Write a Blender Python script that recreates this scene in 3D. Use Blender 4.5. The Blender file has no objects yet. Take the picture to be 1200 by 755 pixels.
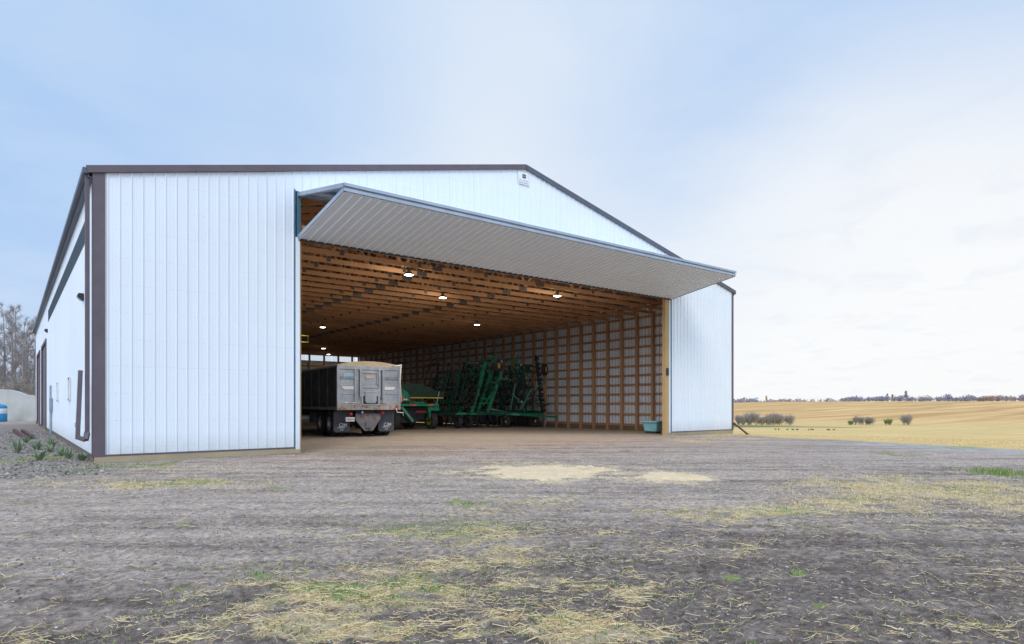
import bpy, math, random
import numpy as np
from mathutils import Vector, Matrix
R = math.radians
random.seed(7); rng = np.random.default_rng(7)
scene = bpy.context.scene
col = scene.collection

# ------------------------------------------------------------------ helpers
def tag(o, label=None, cat=None, group=None, kind=None):
    if label: o['label'] = label
    if cat: o['category'] = cat
    if group: o['group'] = group
    if kind: o['kind'] = kind
    return o

def empty(name, loc=(0, 0, 0), rz=0, parent=None):
    o = bpy.data.objects.new(name, None); col.objects.link(o)
    o.location = loc; o.rotation_euler = (0, 0, rz); o.empty_display_size = .2
    if parent: o.parent = parent
    return o

class MB:
    def __init__(s): s.v = []; s.f = []; s.m = []; s.s = []
    def add(s, vs, fs, mi=0, sm=False):
        b = len(s.v); s.v += [tuple(v) for v in vs]
        for f in fs: s.f.append([i + b for i in f]); s.m.append(mi); s.s.append(sm)
    def box(s, c, d, mi=0, M=None):
        x, y, z = d[0]/2, d[1]/2, d[2]/2
        vs = [Vector((a*x, b*y, e*z)) for a in (-1, 1) for b in (-1, 1) for e in (-1, 1)]
        if M is not None: vs = [M @ v for v in vs]
        vs = [v + Vector(c) for v in vs]
        s.add(vs, [(0,1,3,2),(4,6,7,5),(0,4,5,1),(2,3,7,6),(0,2,6,4),(1,5,7,3)], mi)
    def rng(s, a, b, mi=0):
        s.box([(a[i]+b[i])/2 for i in range(3)], [abs(b[i]-a[i]) for i in range(3)], mi)
    def beam(s, p, q, w, h, mi=0, up=(0, 0, 1)):
        p = Vector(p); q = Vector(q); d = (q-p).normalized(); u = Vector(up)
        if abs(d.dot(u)) > .98: u = Vector((0, 1, 0))
        a = d.cross(u).normalized()*w/2; b = a.cross(d).normalized()*h/2
        vs = [p-a-b, p+a-b, p+a+b, p-a+b, q-a-b, q+a-b, q+a+b, q-a+b]
        s.add(vs, [(0,3,2,1),(4,5,6,7),(0,1,5,4),(1,2,6,5),(2,3,7,6),(3,0,4,7)], mi)
    def tube(s, pts, r, n=8, mi=0, cap=True):
        pts = [Vector(p) for p in pts]; rs = r if isinstance(r, (list, tuple)) else [r]*len(pts)
        vs = []; ref = Vector((0, 0, 1))
        d0 = (pts[1]-pts[0]).normalized()
        if abs(d0.dot(ref)) > .9: ref = Vector((0, 1, 0))
        for i, p in enumerate(pts):
            d = (pts[min(i+1, len(pts)-1)]-pts[max(i-1, 0)]).normalized()
            a = d.cross(ref)
            if a.length < 1e-3: a = d.cross(Vector((1, 0, 0)))
            a.normalize(); b = a.cross(d)
            for k in range(n):
                t = 2*math.pi*k/n; vs.append(p + (a*math.cos(t)+b*math.sin(t))*rs[i])
        fs = [(i*n+k, i*n+(k+1) % n, (i+1)*n+(k+1) % n, (i+1)*n+k) for i in range(len(pts)-1) for k in range(n)]
        if cap: fs += [tuple(range(n))[::-1], tuple(range((len(pts)-1)*n, len(pts)*n))]
        s.add(vs, fs, mi, True)
    def lathe(s, prof, c=(0, 0, 0), axis='x', n=24, mi=0, sm=True):
        vs = []
        for (r, h) in prof:
            for k in range(n):
                t = 2*math.pi*k/n; a, b = r*math.cos(t), r*math.sin(t)
                v = {'x': (h, a, b), 'y': (a, h, b), 'z': (a, b, h)}[axis]
                vs.append((v[0]+c[0], v[1]+c[1], v[2]+c[2]))
        L = len(prof)
        fs = [(i*n+k, i*n+(k+1) % n, (i+1)*n+(k+1) % n, (i+1)*n+k) for i in range(L-1) for k in range(n)]
        s.add(vs, fs, mi, sm)
    def prism(s, poly, axis, a, b, mi=0):
        n = len(poly); vs = []
        for h in (a, b):
            for (p, q) in poly:
                vs.append({'x': (h, p, q), 'y': (p, h, q), 'z': (p, q, h)}[axis])
        fs = [tuple(range(n)), tuple(range(n, 2*n))[::-1]] + [(i, i+n, (i+1) % n+n, (i+1) % n) for i in range(n)]
        s.add(vs, fs, mi)
    def build(s, name, mats, parent=None, off=(0, 0, 0), bevel=0, fix=True):
        me = bpy.data.meshes.new(name)
        o3 = Vector(off)
        me.from_pydata([tuple(Vector(v)-o3) for v in s.v], [], s.f)
        if not isinstance(mats, (list, tuple)): mats = [mats]
        for m in mats: me.materials.append(m)
        me.polygons.foreach_set('material_index', s.m)
        me.polygons.foreach_set('use_smooth', s.s)
        me.update()
        if fix:
            import bmesh
            bm = bmesh.new(); bm.from_mesh(me); bmesh.ops.recalc_face_normals(bm, faces=bm.faces); bm.to_mesh(me); bm.free()
        o = bpy.data.objects.new(name, me); col.objects.link(o)
        if parent: o.parent = parent
        if bevel:
            b = o.modifiers.new('Bevel', 'BEVEL'); b.width = bevel; b.segments = 2; b.limit_method = 'ANGLE'
        return o

def np_mesh(name, verts, faces, mat, attrs=None, smooth=False):
    """verts (N,3), faces (M,k) numpy"""
    me = bpy.data.meshes.new(name); k = faces.shape[1]
    me.vertices.add(len(verts)); me.vertices.foreach_set('co', verts.astype(np.float32).ravel())
    me.loops.add(faces.size); me.loops.foreach_set('vertex_index', faces.astype(np.int32).ravel())
    me.polygons.add(len(faces)); me.polygons.foreach_set('loop_start', (np.arange(len(faces))*k).astype(np.int32))
    me.polygons.foreach_set('loop_total', np.full(len(faces), k, np.int32))
    me.polygons.foreach_set('use_smooth', np.full(len(faces), smooth))
    me.update(calc_edges=True)
    for an, arr in (attrs or {}).items():
        a = me.attributes.new(an, 'FLOAT_COLOR', 'POINT'); a.data.foreach_set('color', arr.astype(np.float32).ravel())
    me.materials.append(mat)
    o = bpy.data.objects.new(name, me); col.objects.link(o); return o

def dup(o, parent=None, loc=None, rot=None, label=None):
    c = o.copy(); col.objects.link(c); c.parent = parent
    if loc is not None: c.location = loc
    if rot is not None: c.rotation_euler = rot
    if label: c['label'] = label
    for ch in o.children: dup(ch, c)
    return c

# ------------------------------------------------------------------ materials
class NT:
    def __init__(s, nt): s.t = nt; s.n = nt.nodes; s.l = nt.links
    def node(s, ty, **kw):
        n = s.n.new(ty)
        for k, v in kw.items():
            if k.startswith('i_'):
                n.inputs[k[2:].replace('_', ' ')].default_value = v
            else: setattr(n, k, v)
        return n
    def link(s, a, b): s.l.new(a, b)
    def noise(s, vec, scale, detail=4, rough=.55, dist=0):
        n = s.n.new('ShaderNodeTexNoise'); n.inputs['Scale'].default_value = scale; n.inputs['Detail'].default_value = detail
        n.inputs['Roughness'].default_value = rough; n.inputs['Distortion'].default_value = dist
        if vec is not None: s.l.new(vec, n.inputs['Vector'])
        return n.outputs['Fac']
    def ramp(s, fac, a, b, c0=(0, 0, 0, 1), c1=(1, 1, 1, 1)):
        n = s.n.new('ShaderNodeValToRGB'); e = n.color_ramp.elements
        e[0].position = a; e[1].position = b; e[0].color = c0; e[1].color = c1
        s.l.new(fac, n.inputs[0]); return n.outputs[0]
    def mix(s, fac, a, b, mode='MIX'):
        n = s.n.new('ShaderNodeMix'); n.data_type = 'RGBA'; n.blend_type = mode
        for sock, v in ((n.inputs[0], fac), (n.inputs[6], a), (n.inputs[7], b)):
            if hasattr(v, 'is_linked') or isinstance(v, bpy.types.NodeSocket): s.l.new(v, sock)
            elif isinstance(v, (int, float)): sock.default_value = v
            else: sock.default_value = (*v[:3], 1)
        return n.outputs[2]
    def math(s, op, a, b=0.0, clamp=False):
        n = s.n.new('ShaderNodeMath'); n.operation = op; n.use_clamp = clamp
        for i, v in enumerate((a, b)):
            if isinstance(v, bpy.types.NodeSocket): s.l.new(v, n.inputs[i])
            else: n.inputs[i].default_value = v
        return n.outputs[0]
    def mapping(s, vec, scale=(1, 1, 1), rot=(0, 0, 0), loc=(0, 0, 0)):
        n = s.n.new('ShaderNodeMapping'); n.inputs['Scale'].default_value = scale; n.inputs['Rotation'].default_value = rot
        n.inputs['Location'].default_value = loc
        s.l.new(vec, n.inputs['Vector']); return n.outputs[0]

def new_mat(name):
    m = bpy.data.materials.new(name); m.use_nodes = True; t = NT(m.node_tree)
    return m, t, m.node_tree.nodes['Principled BSDF'], t.node('ShaderNodeTexCoord')

def mat(name, c, c2=None, rough=.6, metal=0, scale=4, bump=0, bscale=40, stretch=(1, 1, 1), lo=.35, hi=.7, world=False, spec=.5, c3=None, s3=1.5):
    m, t, b, tc = new_mat(name)
    if c2 is None: c2 = [min(1, x*.8) for x in c]
    geo = t.node('ShaderNodeNewGeometry').outputs['Position'] if world else tc.outputs['Object']
    v = t.mapping(geo, stretch)
    cc = t.mix(t.ramp(t.noise(v, scale, 6), lo, hi), c, c2)
    if c3 is not None: cc = t.mix(t.ramp(t.noise(v, s3, 8, .65), .52, .62), cc, c3)
    t.link(cc, b.inputs['Base Color'])
    b.inputs['Roughness'].default_value = rough; b.inputs['Metallic'].default_value = metal
    b.inputs['Specular IOR Level'].default_value = spec
    if bump:
        bp = t.node('ShaderNodeBump'); bp.inputs['Strength'].default_value = bump; bp.inputs['Distance'].default_value = .02
        t.link(t.noise(v, bscale, 5), bp.inputs['Height']); t.link(bp.outputs[0], b.inputs['Normal'])
    return m

M = {}
def steel_panel(name, base, dirt, low=None):
    m, t, b, tc = new_mat(name)
    pos = t.node('ShaderNodeNewGeometry').outputs['Position']
    big = t.noise(pos, .25, 3); fine = t.noise(t.mapping(pos, (3, 3, .25)), 2.5, 6, .6)
    c = t.mix(t.ramp(big, .35, .7), base, [x*.95 for x in base])
    c = t.mix(t.math('MULTIPLY', t.ramp(fine, .5, .8), .22), c, dirt)
    sep = t.node('ShaderNodeSeparateXYZ'); t.link(pos, sep.inputs[0])
    n2 = t.noise(pos, 3.5, 7, .7)
    z = t.math('SUBTRACT', 1.0, t.math('MULTIPLY', sep.outputs[2], 1.6), True)
    dz = t.math('MULTIPLY', t.math('MULTIPLY', z, n2), .75, True)
    c = t.mix(dz, c, (.34, .29, .24))
    # lap joint and screw rows of the sheeting
    pan = t.math('FRACT', t.math('MULTIPLY', t.math('ADD', sep.outputs[0], sep.outputs[1]), 1/.916))
    lap = t.math('LESS_THAN', pan, .012)
    c = t.mix(t.math('MULTIPLY', lap, .35), c, (.25, .28, .33))
    fx = t.math('SUBTRACT', t.math('FRACT', t.math('MULTIPLY', t.math('ADD', t.math('ADD', sep.outputs[0], sep.outputs[1]), .17), 1/.229)), .5)
    fz = t.math('SUBTRACT', t.math('FRACT', t.math('MULTIPLY', sep.outputs[2], 1/.61)), .5)
    dd = t.math('ADD', t.math('POWER', t.math('MULTIPLY', fx, .229), 2.0), t.math('POWER', t.math('MULTIPLY', fz, .61), 2.0))
    c = t.mix(t.math('MULTIPLY', t.math('LESS_THAN', dd, .00007), .5), c, (.2, .22, .26))
    row = t.math('LESS_THAN', t.math('ABSOLUTE', fz), .010)
    c = t.mix(t.math('MULTIPLY', t.math('MULTIPLY', row, t.ramp(t.noise(pos, 1.3, 5), .45, .6)), .14), c, (.35, .38, .42))
    t.link(c, b.inputs['Base Color'])
    t.link(t.math('ADD', t.math('MULTIPLY', fine, .2), .34), b.inputs['Roughness'])
    bp = t.node('ShaderNodeBump'); bp.inputs['Strength'].default_value = .25; bp.inputs['Distance'].default_value = .03
    t.link(t.noise(t.mapping(pos, (1, 1, .5)), 2.2, 3), bp.inputs['Height']); t.link(bp.outputs[0], b.inputs['Normal'])
    return m
M['white_steel'] = steel_panel('white_steel', (.775, .805, .845), (.62, .64, .68))
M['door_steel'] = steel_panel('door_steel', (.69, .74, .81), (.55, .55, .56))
M['crest'] = steel_panel('lit_rib_crest_steel', (.88, .93, .98), (.7, .7, .7))  # whiter crests over greyer flats: light catching the door ribs, painted into the colour
M['under_roof'] = mat('roof_underside', (.20, .20, .21), (.14, .14, .15), .6, 0, 2, world=True)
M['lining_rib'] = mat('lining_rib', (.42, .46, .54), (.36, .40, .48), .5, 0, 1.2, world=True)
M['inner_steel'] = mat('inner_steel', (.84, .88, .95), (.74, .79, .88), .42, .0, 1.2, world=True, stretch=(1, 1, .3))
M['brown_trim'] = mat('brown_trim', (.125, .092, .105), (.10, .072, .082), .45, 0, 3, world=True)
M['dark_trim'] = mat('dark_trim', (.10, .105, .135), (.08, .085, .11), .45, 0, 3, world=True)
M['roof_steel'] = mat('roof_steel', (.16, .15, .16), (.12, .11, .12), .4, .3, 2, world=True)
M['frame_steel'] = mat('frame_steel', (.42, .47, .54), (.34, .39, .46), .4, .3, 3, world=True)
M['blue_steel'] = mat('blue_steel', (.10, .22, .28), (.07, .16, .20), .45, .2, 3, world=True)
def wood(name, a, b2, dark, st):
    m, t, b, tc = new_mat(name)
    pos = t.node('ShaderNodeNewGeometry').outputs['Position']
    oi = t.node('ShaderNodeObjectInfo')
    v = t.mapping(pos, st)
    g = t.noise(v, 6, 6, .65, .6); l = t.noise(pos, .9, 3)
    c = t.mix(t.ramp(g, .35, .65), a, b2)
    c = t.mix(t.math('MULTIPLY', t.ramp(l, .45, .7), .5), c, dark)
    c = t.mix(t.math('MULTIPLY', oi.outputs['Random'], .35), c, dark)
    t.link(c, b.inputs['Base Color']); b.inputs['Roughness'].default_value = .75
    bp = t.node('ShaderNodeBump'); bp.inputs['Strength'].default_value = .25; bp.inputs['Distance'].default_value = .01
    t.link(g, bp.inputs['Height']); t.link(bp.outputs[0], b.inputs['Normal'])
    return m
M['wood_x'] = wood('truss_wood', (.82, .47, .24), (.66, .35, .17), (.40, .20, .10), (.6, 12, 12))
M['wood_z'] = wood('post_wood', (.64, .385, .21), (.50, .28, .15), (.34, .19, .11), (10, 10, .7))
M['wood_y'] = wood('girt_wood', (.56, .33, .19), (.42, .235, .13), (.28, .155, .09), (12, .6, 12))
M['oldwood'] = wood('grey_old_wood', (.24, .19, .14), (.17, .13, .10), (.10, .08, .06), (8, .8, 12))
M['yellow_wood'] = wood('yellow_wood', (.56, .37, .16), (.46, .29, .12), (.34, .23, .12), (10, 10, .8))
M['skirt_wood'] = wood('skirt_wood', (.46, .36, .21), (.36, .28, .17), (.24, .19, .13), (.8, .8, 12))
M['plate'] = mat('nail_plate', (.20, .19, .19), (.14, .13, .13), .45, .5, 8, world=True)
M['flap'] = mat('flap_rubber', (.07, .075, .085), (.10, .10, .11), .8)
M['black'] = mat('black_paint', (.018, .018, .02), (.03, .03, .032), .5)
M['rubber'] = mat('rubber', (.022, .022, .024), (.055, .05, .045), .85, 0, 7, bump=.2)
M['dusty'] = mat('dusty_black_steel', (.05, .068, .075), (.11, .125, .13), .5, .1, 2.2, c3=(.12, .12, .12), s3=3)
M['silver'] = mat('weathered_silver', (.45, .475, .52), (.27, .295, .34), .5, .35, 2.5, c3=(.36, .35, .34), s3=3)
M['rusty'] = mat('rusty_sill', (.46, .43, .40), (.27, .25, .24), .75, .1, 4, c3=(.25, .11, .05), s3=5)
M['rust'] = mat('rust_plate', (.17, .17, .19), (.26, .24, .23), .8, .1, 5, c3=(.27, .10, .04), s3=4)
M['chrome'] = mat('bare_metal', (.55, .56, .58), (.40, .41, .43), .35, .7)
M['white'] = mat('white_paint', (.78, .78, .76), (.66, .66, .64), .5)
M['sticker'] = mat('pale_blue_sticker', (.38, .58, .72), (.30, .50, .65), .4)
M['red'] = mat('red_lens', (.45, .02, .03), (.30, .01, .02), .25)
M['orange'] = mat('orange_reflector', (.75, .13, .04), (.60, .09, .03), .35)
M['tarp'] = mat('tan_tarp', (.62, .50, .34), (.50, .40, .27), .85, bump=.2, bscale=12)
M['green'] = mat('green_paint', (.010, .24, .12), (.008, .16, .085), .4, c3=(.02, .07, .04), s3=3)
M['dgreen'] = mat('dark_green_paint', (.007, .085, .058), (.005, .045, .034), .5)
M['teal'] = mat('faded_green_paint', (.10, .32, .22), (.06, .24, .16), .45)
M['yellow'] = mat('yellow_paint', (.62, .52, .06), (.50, .40, .05), .45)
M['rimyellow'] = mat('yellow_rim', (.60, .55, .20), (.45, .40, .14), .5)
M['blackcloth'] = mat('black_cover', (.012, .014, .016), (.022, .026, .028), .8, bump=.2)
M['greencloth'] = mat('dark_green_cover', (.008, .03, .02), (.014, .045, .03), .7, bump=.2)
M['glass'] = mat('dark_glass', (.02, .025, .03), (.03, .035, .04), .1)
M['pane'] = mat('pale_blind_glass', (.45, .50, .56), (.38, .43, .50), .15)
M['tub'] = mat('pale_blue_plastic', (.22, .47, .52), (.17, .38, .44), .5)
M['bluetank'] = mat('blue_plastic', (.03, .28, .55), (.02, .22, .45), .45)
M['concrete'] = mat('pale_concrete', (.50, .48, .44), (.40, .385, .35), .9, 0, 1.0, bump=.3, bscale=12)
M['rustpipe'] = mat('rusty_beam', (.13, .055, .045), (.09, .04, .035), .8, 0, 5)
M['greydoor'] = mat('grey_door', (.30, .36, .42), (.24, .30, .35), .5)
M['leaf'] = mat('weed_leaf', (.15, .21, .12), (.26, .32, .18), .6, 0, 6)
M['bark'] = mat('pale_bark', (.36, .31, .29), (.20, .165, .16), .9, 0, 8, bump=.4)
M['twig'] = mat('brown_twigs', (.25, .21, .20), (.34, .28, .25), .9, 0, .5)
M['bushdark'] = mat('grey_bush', (.34, .29, .24), (.46, .38, .29), .9, 0, .5)
M['bushgreen'] = mat('green_bush', (.20, .25, .07), (.30, .32, .09), .9, 0, .8)
M['rustleaf'] = mat('autumn_leaf', (.55, .28, .12), (.42, .24, .15), .9, 0, .1)
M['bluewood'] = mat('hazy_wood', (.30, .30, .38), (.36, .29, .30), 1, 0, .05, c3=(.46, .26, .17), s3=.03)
M['bird'] = mat('dark_feathers', (.03, .03, .03), (.06, .05, .05), .8)

# translucent ribbed glazing
m, t, b, tc = new_mat('clear_panel')
tr = t.node('ShaderNodeBsdfTransparent'); tl = t.node('ShaderNodeBsdfTranslucent'); mx = t.node('ShaderNodeMixShader'); mx2 = t.node('ShaderNodeMixShader')
tr.inputs[0].default_value = (.97, .98, .98, 1); tl.inputs[0].default_value = (.9, .92, .92, 1)
b.inputs['Base Color'].default_value = (.12, .16, .17, 1); b.inputs['Roughness'].default_value = .35
mx.inputs[0].default_value = .3; mx2.inputs[0].default_value = .08
out = m.node_tree.nodes['Material Output']
t.link(tr.outputs[0], mx.inputs[1]); t.link(tl.outputs[0], mx.inputs[2]); t.link(mx.outputs[0], mx2.inputs[1]); t.link(b.outputs[0], mx2.inputs[2])
t.link(mx2.outputs[0], out.inputs[0]); M['clear'] = m
m, t, b, tc = new_mat('tinted_panel')
tr = t.node('ShaderNodeBsdfTransparent'); mx = t.node('ShaderNodeMixShader')
tr.inputs[0].default_value = (.30, .36, .38, 1); b.inputs['Base Color'].default_value = (.10, .13, .16, 1); b.inputs['Roughness'].default_value = .4
mx.inputs[0].default_value = .6; out = m.node_tree.nodes['Material Output']
t.link(tr.outputs[0], mx.inputs[1]); t.link(b.outputs[0], mx.inputs[2]); t.link(mx.outputs[0], out.inputs[0]); M['tint'] = m
m, t, b, tc = new_mat('lamp_lens')
b.inputs['Base Color'].default_value = (.9, .9, .85, 1); b.inputs['Emission Color'].default_value = (1, .93, .80, 1)
b.inputs['Emission Strength'].default_value = 14; M['lens'] = m

# strands: colour from a per-strand attribute
def strand_mat(name, stops, rough=.8, trans=.0):
    m, t, b, tc = new_mat(name)
    a = t.node('ShaderNodeAttribute'); a.attribute_name = 'rnd'
    sp = t.node('ShaderNodeSeparateColor'); t.link(a.outputs['Color'], sp.inputs[0])
    n = t.node('ShaderNodeValToRGB'); e = n.color_ramp.elements
    e[0].position = stops[0][0]; e[0].color = (*stops[0][1], 1); e[1].position = stops[-1][0]; e[1].color = (*stops[-1][1], 1)
    for p, c in stops[1:-1]:
        x = e.new(p); x.color = (*c, 1)
    t.link(sp.outputs[0], n.inputs[0]); t.link(n.outputs[0], b.inputs['Base Color'])
    b.inputs['Roughness'].default_value = rough; b.inputs['Specular IOR Level'].default_value = .25
    return m
M['straw'] = strand_mat('straw_strand', [(0, (.40, .26, .12)), (.4, (.68, .51, .27)), (.75, (.84, .69, .42)), (1, (.50, .31, .16))])
M['blade'] = strand_mat('grass_blade', [(0, (.07, .17, .03)), (.4, (.16, .28, .05)), (.7, (.34, .38, .11)), (1, (.60, .48, .22))])
M['stone'] = strand_mat('stone', [(0, (.11, .09, .08)), (.5, (.25, .21, .19)), (.85, (.38, .33, .30)), (1, (.55, .50, .46))], .9)
M['stubble'] = strand_mat('stubble_strand', [(0, (.56, .37, .16)), (.5, (.74, .52, .24)), (1, (.84, .62, .32))])

# ------------------------------------------------------------------ noise and terrain
_T = rng.random((256, 256))
def vnoise(x, y):
    xi = np.floor(x).astype(int); yi = np.floor(y).astype(int); fx = x-xi; fy = y-yi
    fx = fx*fx*(3-2*fx); fy = fy*fy*(3-2*fy)
    a = _T[xi & 255, yi & 255]; b2 = _T[(xi+1) & 255, yi & 255]; c = _T[xi & 255, (yi+1) & 255]; d = _T[(xi+1) & 255, (yi+1) & 255]
    return (a*(1-fx)+b2*fx)*(1-fy)+(c*(1-fx)+d*fx)*fy
def fbm(x, y, o=4, g=.5):
    s = 0; a = 1; n = 0
    for i in range(o):
        s = s+a*vnoise(x+17.3*i, y-9.1*i); n += a; a *= g; x = x*2.03; y = y*2.03
    return s/n
def sstep(a, b, x): t = np.clip((x-a)/(b-a), 0, 1); return t*t*(3-2*t)
_r = np.array([0, 20, 30, 45, 80, 120, 170, 210, 250, 320, 400, 480, 550, 620, 680, 760, 900, 1300, 4000.])
_z = np.array([0, 0, -.2, -.75, -2.1, -3.2, -3.95, -3.8, -3.1, -1.9, -.6, 1.0, 2.8, 4.1, 4.5, 4.2, 1, -4, -4.])
_lr = np.linspace(0, 4000, 4001); _lz = np.interp(_lr, _r, _z)
_k = np.hanning(41); _k /= _k.sum()
_ls = np.convolve(np.pad(_lz, 20, mode='edge'), _k, 'valid')
_wm = sstep(25, 90, _lr); _lz = _lz*(1-_wm)+_ls*_wm
CX, CY = -1.4545, -16.6883
U = (.7865, -.6175)
def terrain(x, y):
    x = np.asarray(x, float); y = np.asarray(y, float)
    r = np.hypot(x-CX, y-CY)
    w = sstep(21, 32, x)
    az = np.arctan2(y-CY, x-CX)      # far hill falls away to the north of the field
    hill = 1-.55*sstep(.50, .66, az)*sstep(350, 600, r)
    und = (fbm(x/70+5, y/70, 3)-.5)*1.2*sstep(90, 350, r)
    z = w*(np.interp(r, _lr, _lz)*hill+und)
    z = z+(fbm(x/6, y/6, 3)-.5)*.06*sstep(2, 8, np.minimum(np.abs(y)+4, 20))*(1-sstep(25, 60, r))
    return z
def bumps(x, y):
    """small-scale relief of the yard close to the camera"""
    r = np.hypot(x-CX, y-CY); w = 1-sstep(14, 26, r)
    a = x*U[0]+y*U[1]; b2 = -x*U[1]+y*U[0]
    ruts = (fbm(a/3.0, b2/.35, 3)-.5)*.05
    cl = np.maximum(fbm(x/.16, y/.16, 4, .6)-.48, 0)*.075
    inside = ((y > -.3) & (x > -.3) & (x < 24.7))
    return w*(ruts*(1-sstep(-3, -1, y))+cl+(fbm(x/.05, y/.05, 2)-.5)*.012)*np.where(inside, .3, 1)
def ground_z(x, y): return terrain(x, y)+bumps(x, y)

STRAW = [(3.8, -10.35, 0.68, 0.57, 0.75), (3.22, -10.73, 0.91, 0.72, 0.4), (5.29, -12.35, 1.16, 0.79, 0.75), (6.3, -11.84, 0.69, 0.39, 0.3), (9.48, -12.88, 1.82, 1.7, 0.95), (8.21, -13.99, 0.97, 1.1, 0.8), (7.08, -12.93, 0.99, 1.0, 0.6), (2.02, -11.74, 1.53, 0.65, 0.42), (1.8, -12.55, 1.05, 0.41, 0.5), (0.96, -12.34, 1.25, 0.36, 0.5), (0.35, -12.75, 1.24, 0.49, 0.7), (1.45, -13.36, 1.12, 0.61, 0.85), (0.95, -13.94, 0.73, 0.35, 0.9), (-0.28, -13.14, 0.8, 0.23, 0.9), (0.42, -13.52, 0.58, 0.36, 0.8), (-1.28, -12.47, 0.41, 0.12, 0.8), (-0.76, -12.21, 0.32, 0.1, 0.6), (-0.92, -12.47, 0.58, 0.11, 0.5), (-0.49, -12.53, 0.36, 0.16, 0.6), (1.47, -14.43, 0.29, 0.09, 0.8), (2.18, -14.99, 0.76, 0.35, 0.2), (4.35, -15.07, 0.71, 0.62, 0.25), (2.8, -15.56, 0.28, 0.16, 0.4), (3.42, -13.21, 0.61, 0.28, 0.3), (6.01, -14.24, 0.96, 0.54, 0.25), (4.77, -13.54, 0.76, 0.34, 0.25), (0.04, -4.79, 1.44, 0.56, 0.9), (-1.1, 2.5, 1.2, 2.5, .45), (-.6, 8.0, .8, 3.5, .3), (1.25, -6.15, 0.8, 0.42, 0.7), (-0.53, -0.97, 0.86, 1.06, 0.5), (1.04, -2.63, 1.34, 0.83, 0.35), (18.0, -2.81, 1.38, 2.21, 0.7), (20.88, -1.95, 1.02, 2.71, 0.8), (6.38, 1.6, 1.54, 0.78, 0.4), (13.15, 4.11, 2.03, 1.36, 0.25)]
GREEN = [(3.25, -9.92, 0.33, 0.29, 0.9), (3.97, -10.49, 0.55, 0.36, 0.4), (12.9, -13.15, 0.5, 1.1, 1), (9.65, -13.38, 0.76, 0.75, 0.35), (0.3, -12.46, 0.35, 0.18, 0.8), (0.15, -11.83, 0.39, 0.24, 0.5), (0.86, -12.76, 0.54, 0.26, 0.4), (0.4, -12.78, 0.51, 0.22, 0.4), (1.1, -13.77, 0.31, 0.19, 0.3), (2.03, -11.12, 1.22, 0.72, 0.3), (0.52, -9.93, 0.52, 0.36, 0.2), (16.45, -9.72, 0.44, 0.72, 0.9), (20.7, -9.65, 1.54, 0.97, 0.7), (-0.51, -11.82, 0.07, 0.06, 0.8), (0.13, -1.7, 0.68, 0.86, 0.7), (0.49, -5.0, 1.11, 0.45, 0.6), (0.79, -1.3, 0.72, 0.57, 0.6), (1.84, -6.75, 0.53, 0.31, 0.5), (22.42, -1.34, 0.89, 2.27, 0.6), (7.47, -12.76, 0.46, 0.31, 0.5), (2.46, -12.87, 0.43, 0.28, 0.3), (2.72, -14.0, 0.08, 0.07, 0.7), (3.19, -14.24, 0.06, 0.06, 0.8), (2.56, -14.71, 0.04, 0.05, 0.8), (2.06, -14.98, 0.07, 0.05, 0.8), (4.93, -12.07, 0.51, 0.42, 0.3), (5.77, -12.73, 0.61, 0.36, 0.35), (10.9, -12.25, 0.59, 0.52, 0.3), (-0.93, 1.94, 0.8, 1.42, 0.5), (-0.01, -9.22, 0.07, 0.1, 0.8), (-1.25, -6.38, 0.09, 0.21, 0.5), (-0.7, -9.25, 0.07, 0.08, 0.7)]
def mask(L, x, y, warp=.55, soft=.35):
    wx = x+(fbm(x/.5, y/.5, 4)-.5)*warp*2; wy = y+(fbm(x/.5+40, y/.5+7, 4)-.5)*warp*2
    out = np.zeros_like(x)
    for cx, cy, rx, ry, d in L:
        near = (np.abs(x-cx) < rx+ry+1.5) & (np.abs(y-cy) < rx+ry+1.5)
        if not near.any(): continue
        k = min(1, (rx+ry)/.8)
        dx = x[near]+(wx[near]-x[near])*k-cx; dy = y[near]+(wy[near]-y[near])*k-cy
        a = (dx*U[0]+dy*U[1])/rx; b2 = (-dx*U[1]+dy*U[0])/ry
        e = np.sqrt(a*a+b2*b2)
        out[near] = np.maximum(out[near], d*(1-sstep(.25, 1.5, e)))
    br = .6*fbm(x/.9+3, y/.9, 4)+.4*fbm(x/.22, y/.22+5, 3)
    return np.clip(out*(.35+1.3*sstep(.38, .62, br)), 0, 1)
def field_mask(x, y):
    # yard edge runs from beside the shed's right corner towards the camera's right
    edge = 22.6-.16*np.clip(-y-1.8, 0, 30)+(fbm(x/2, y/2, 3)-.5)*1.2
    return sstep(-.3, .3, x-edge)

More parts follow.
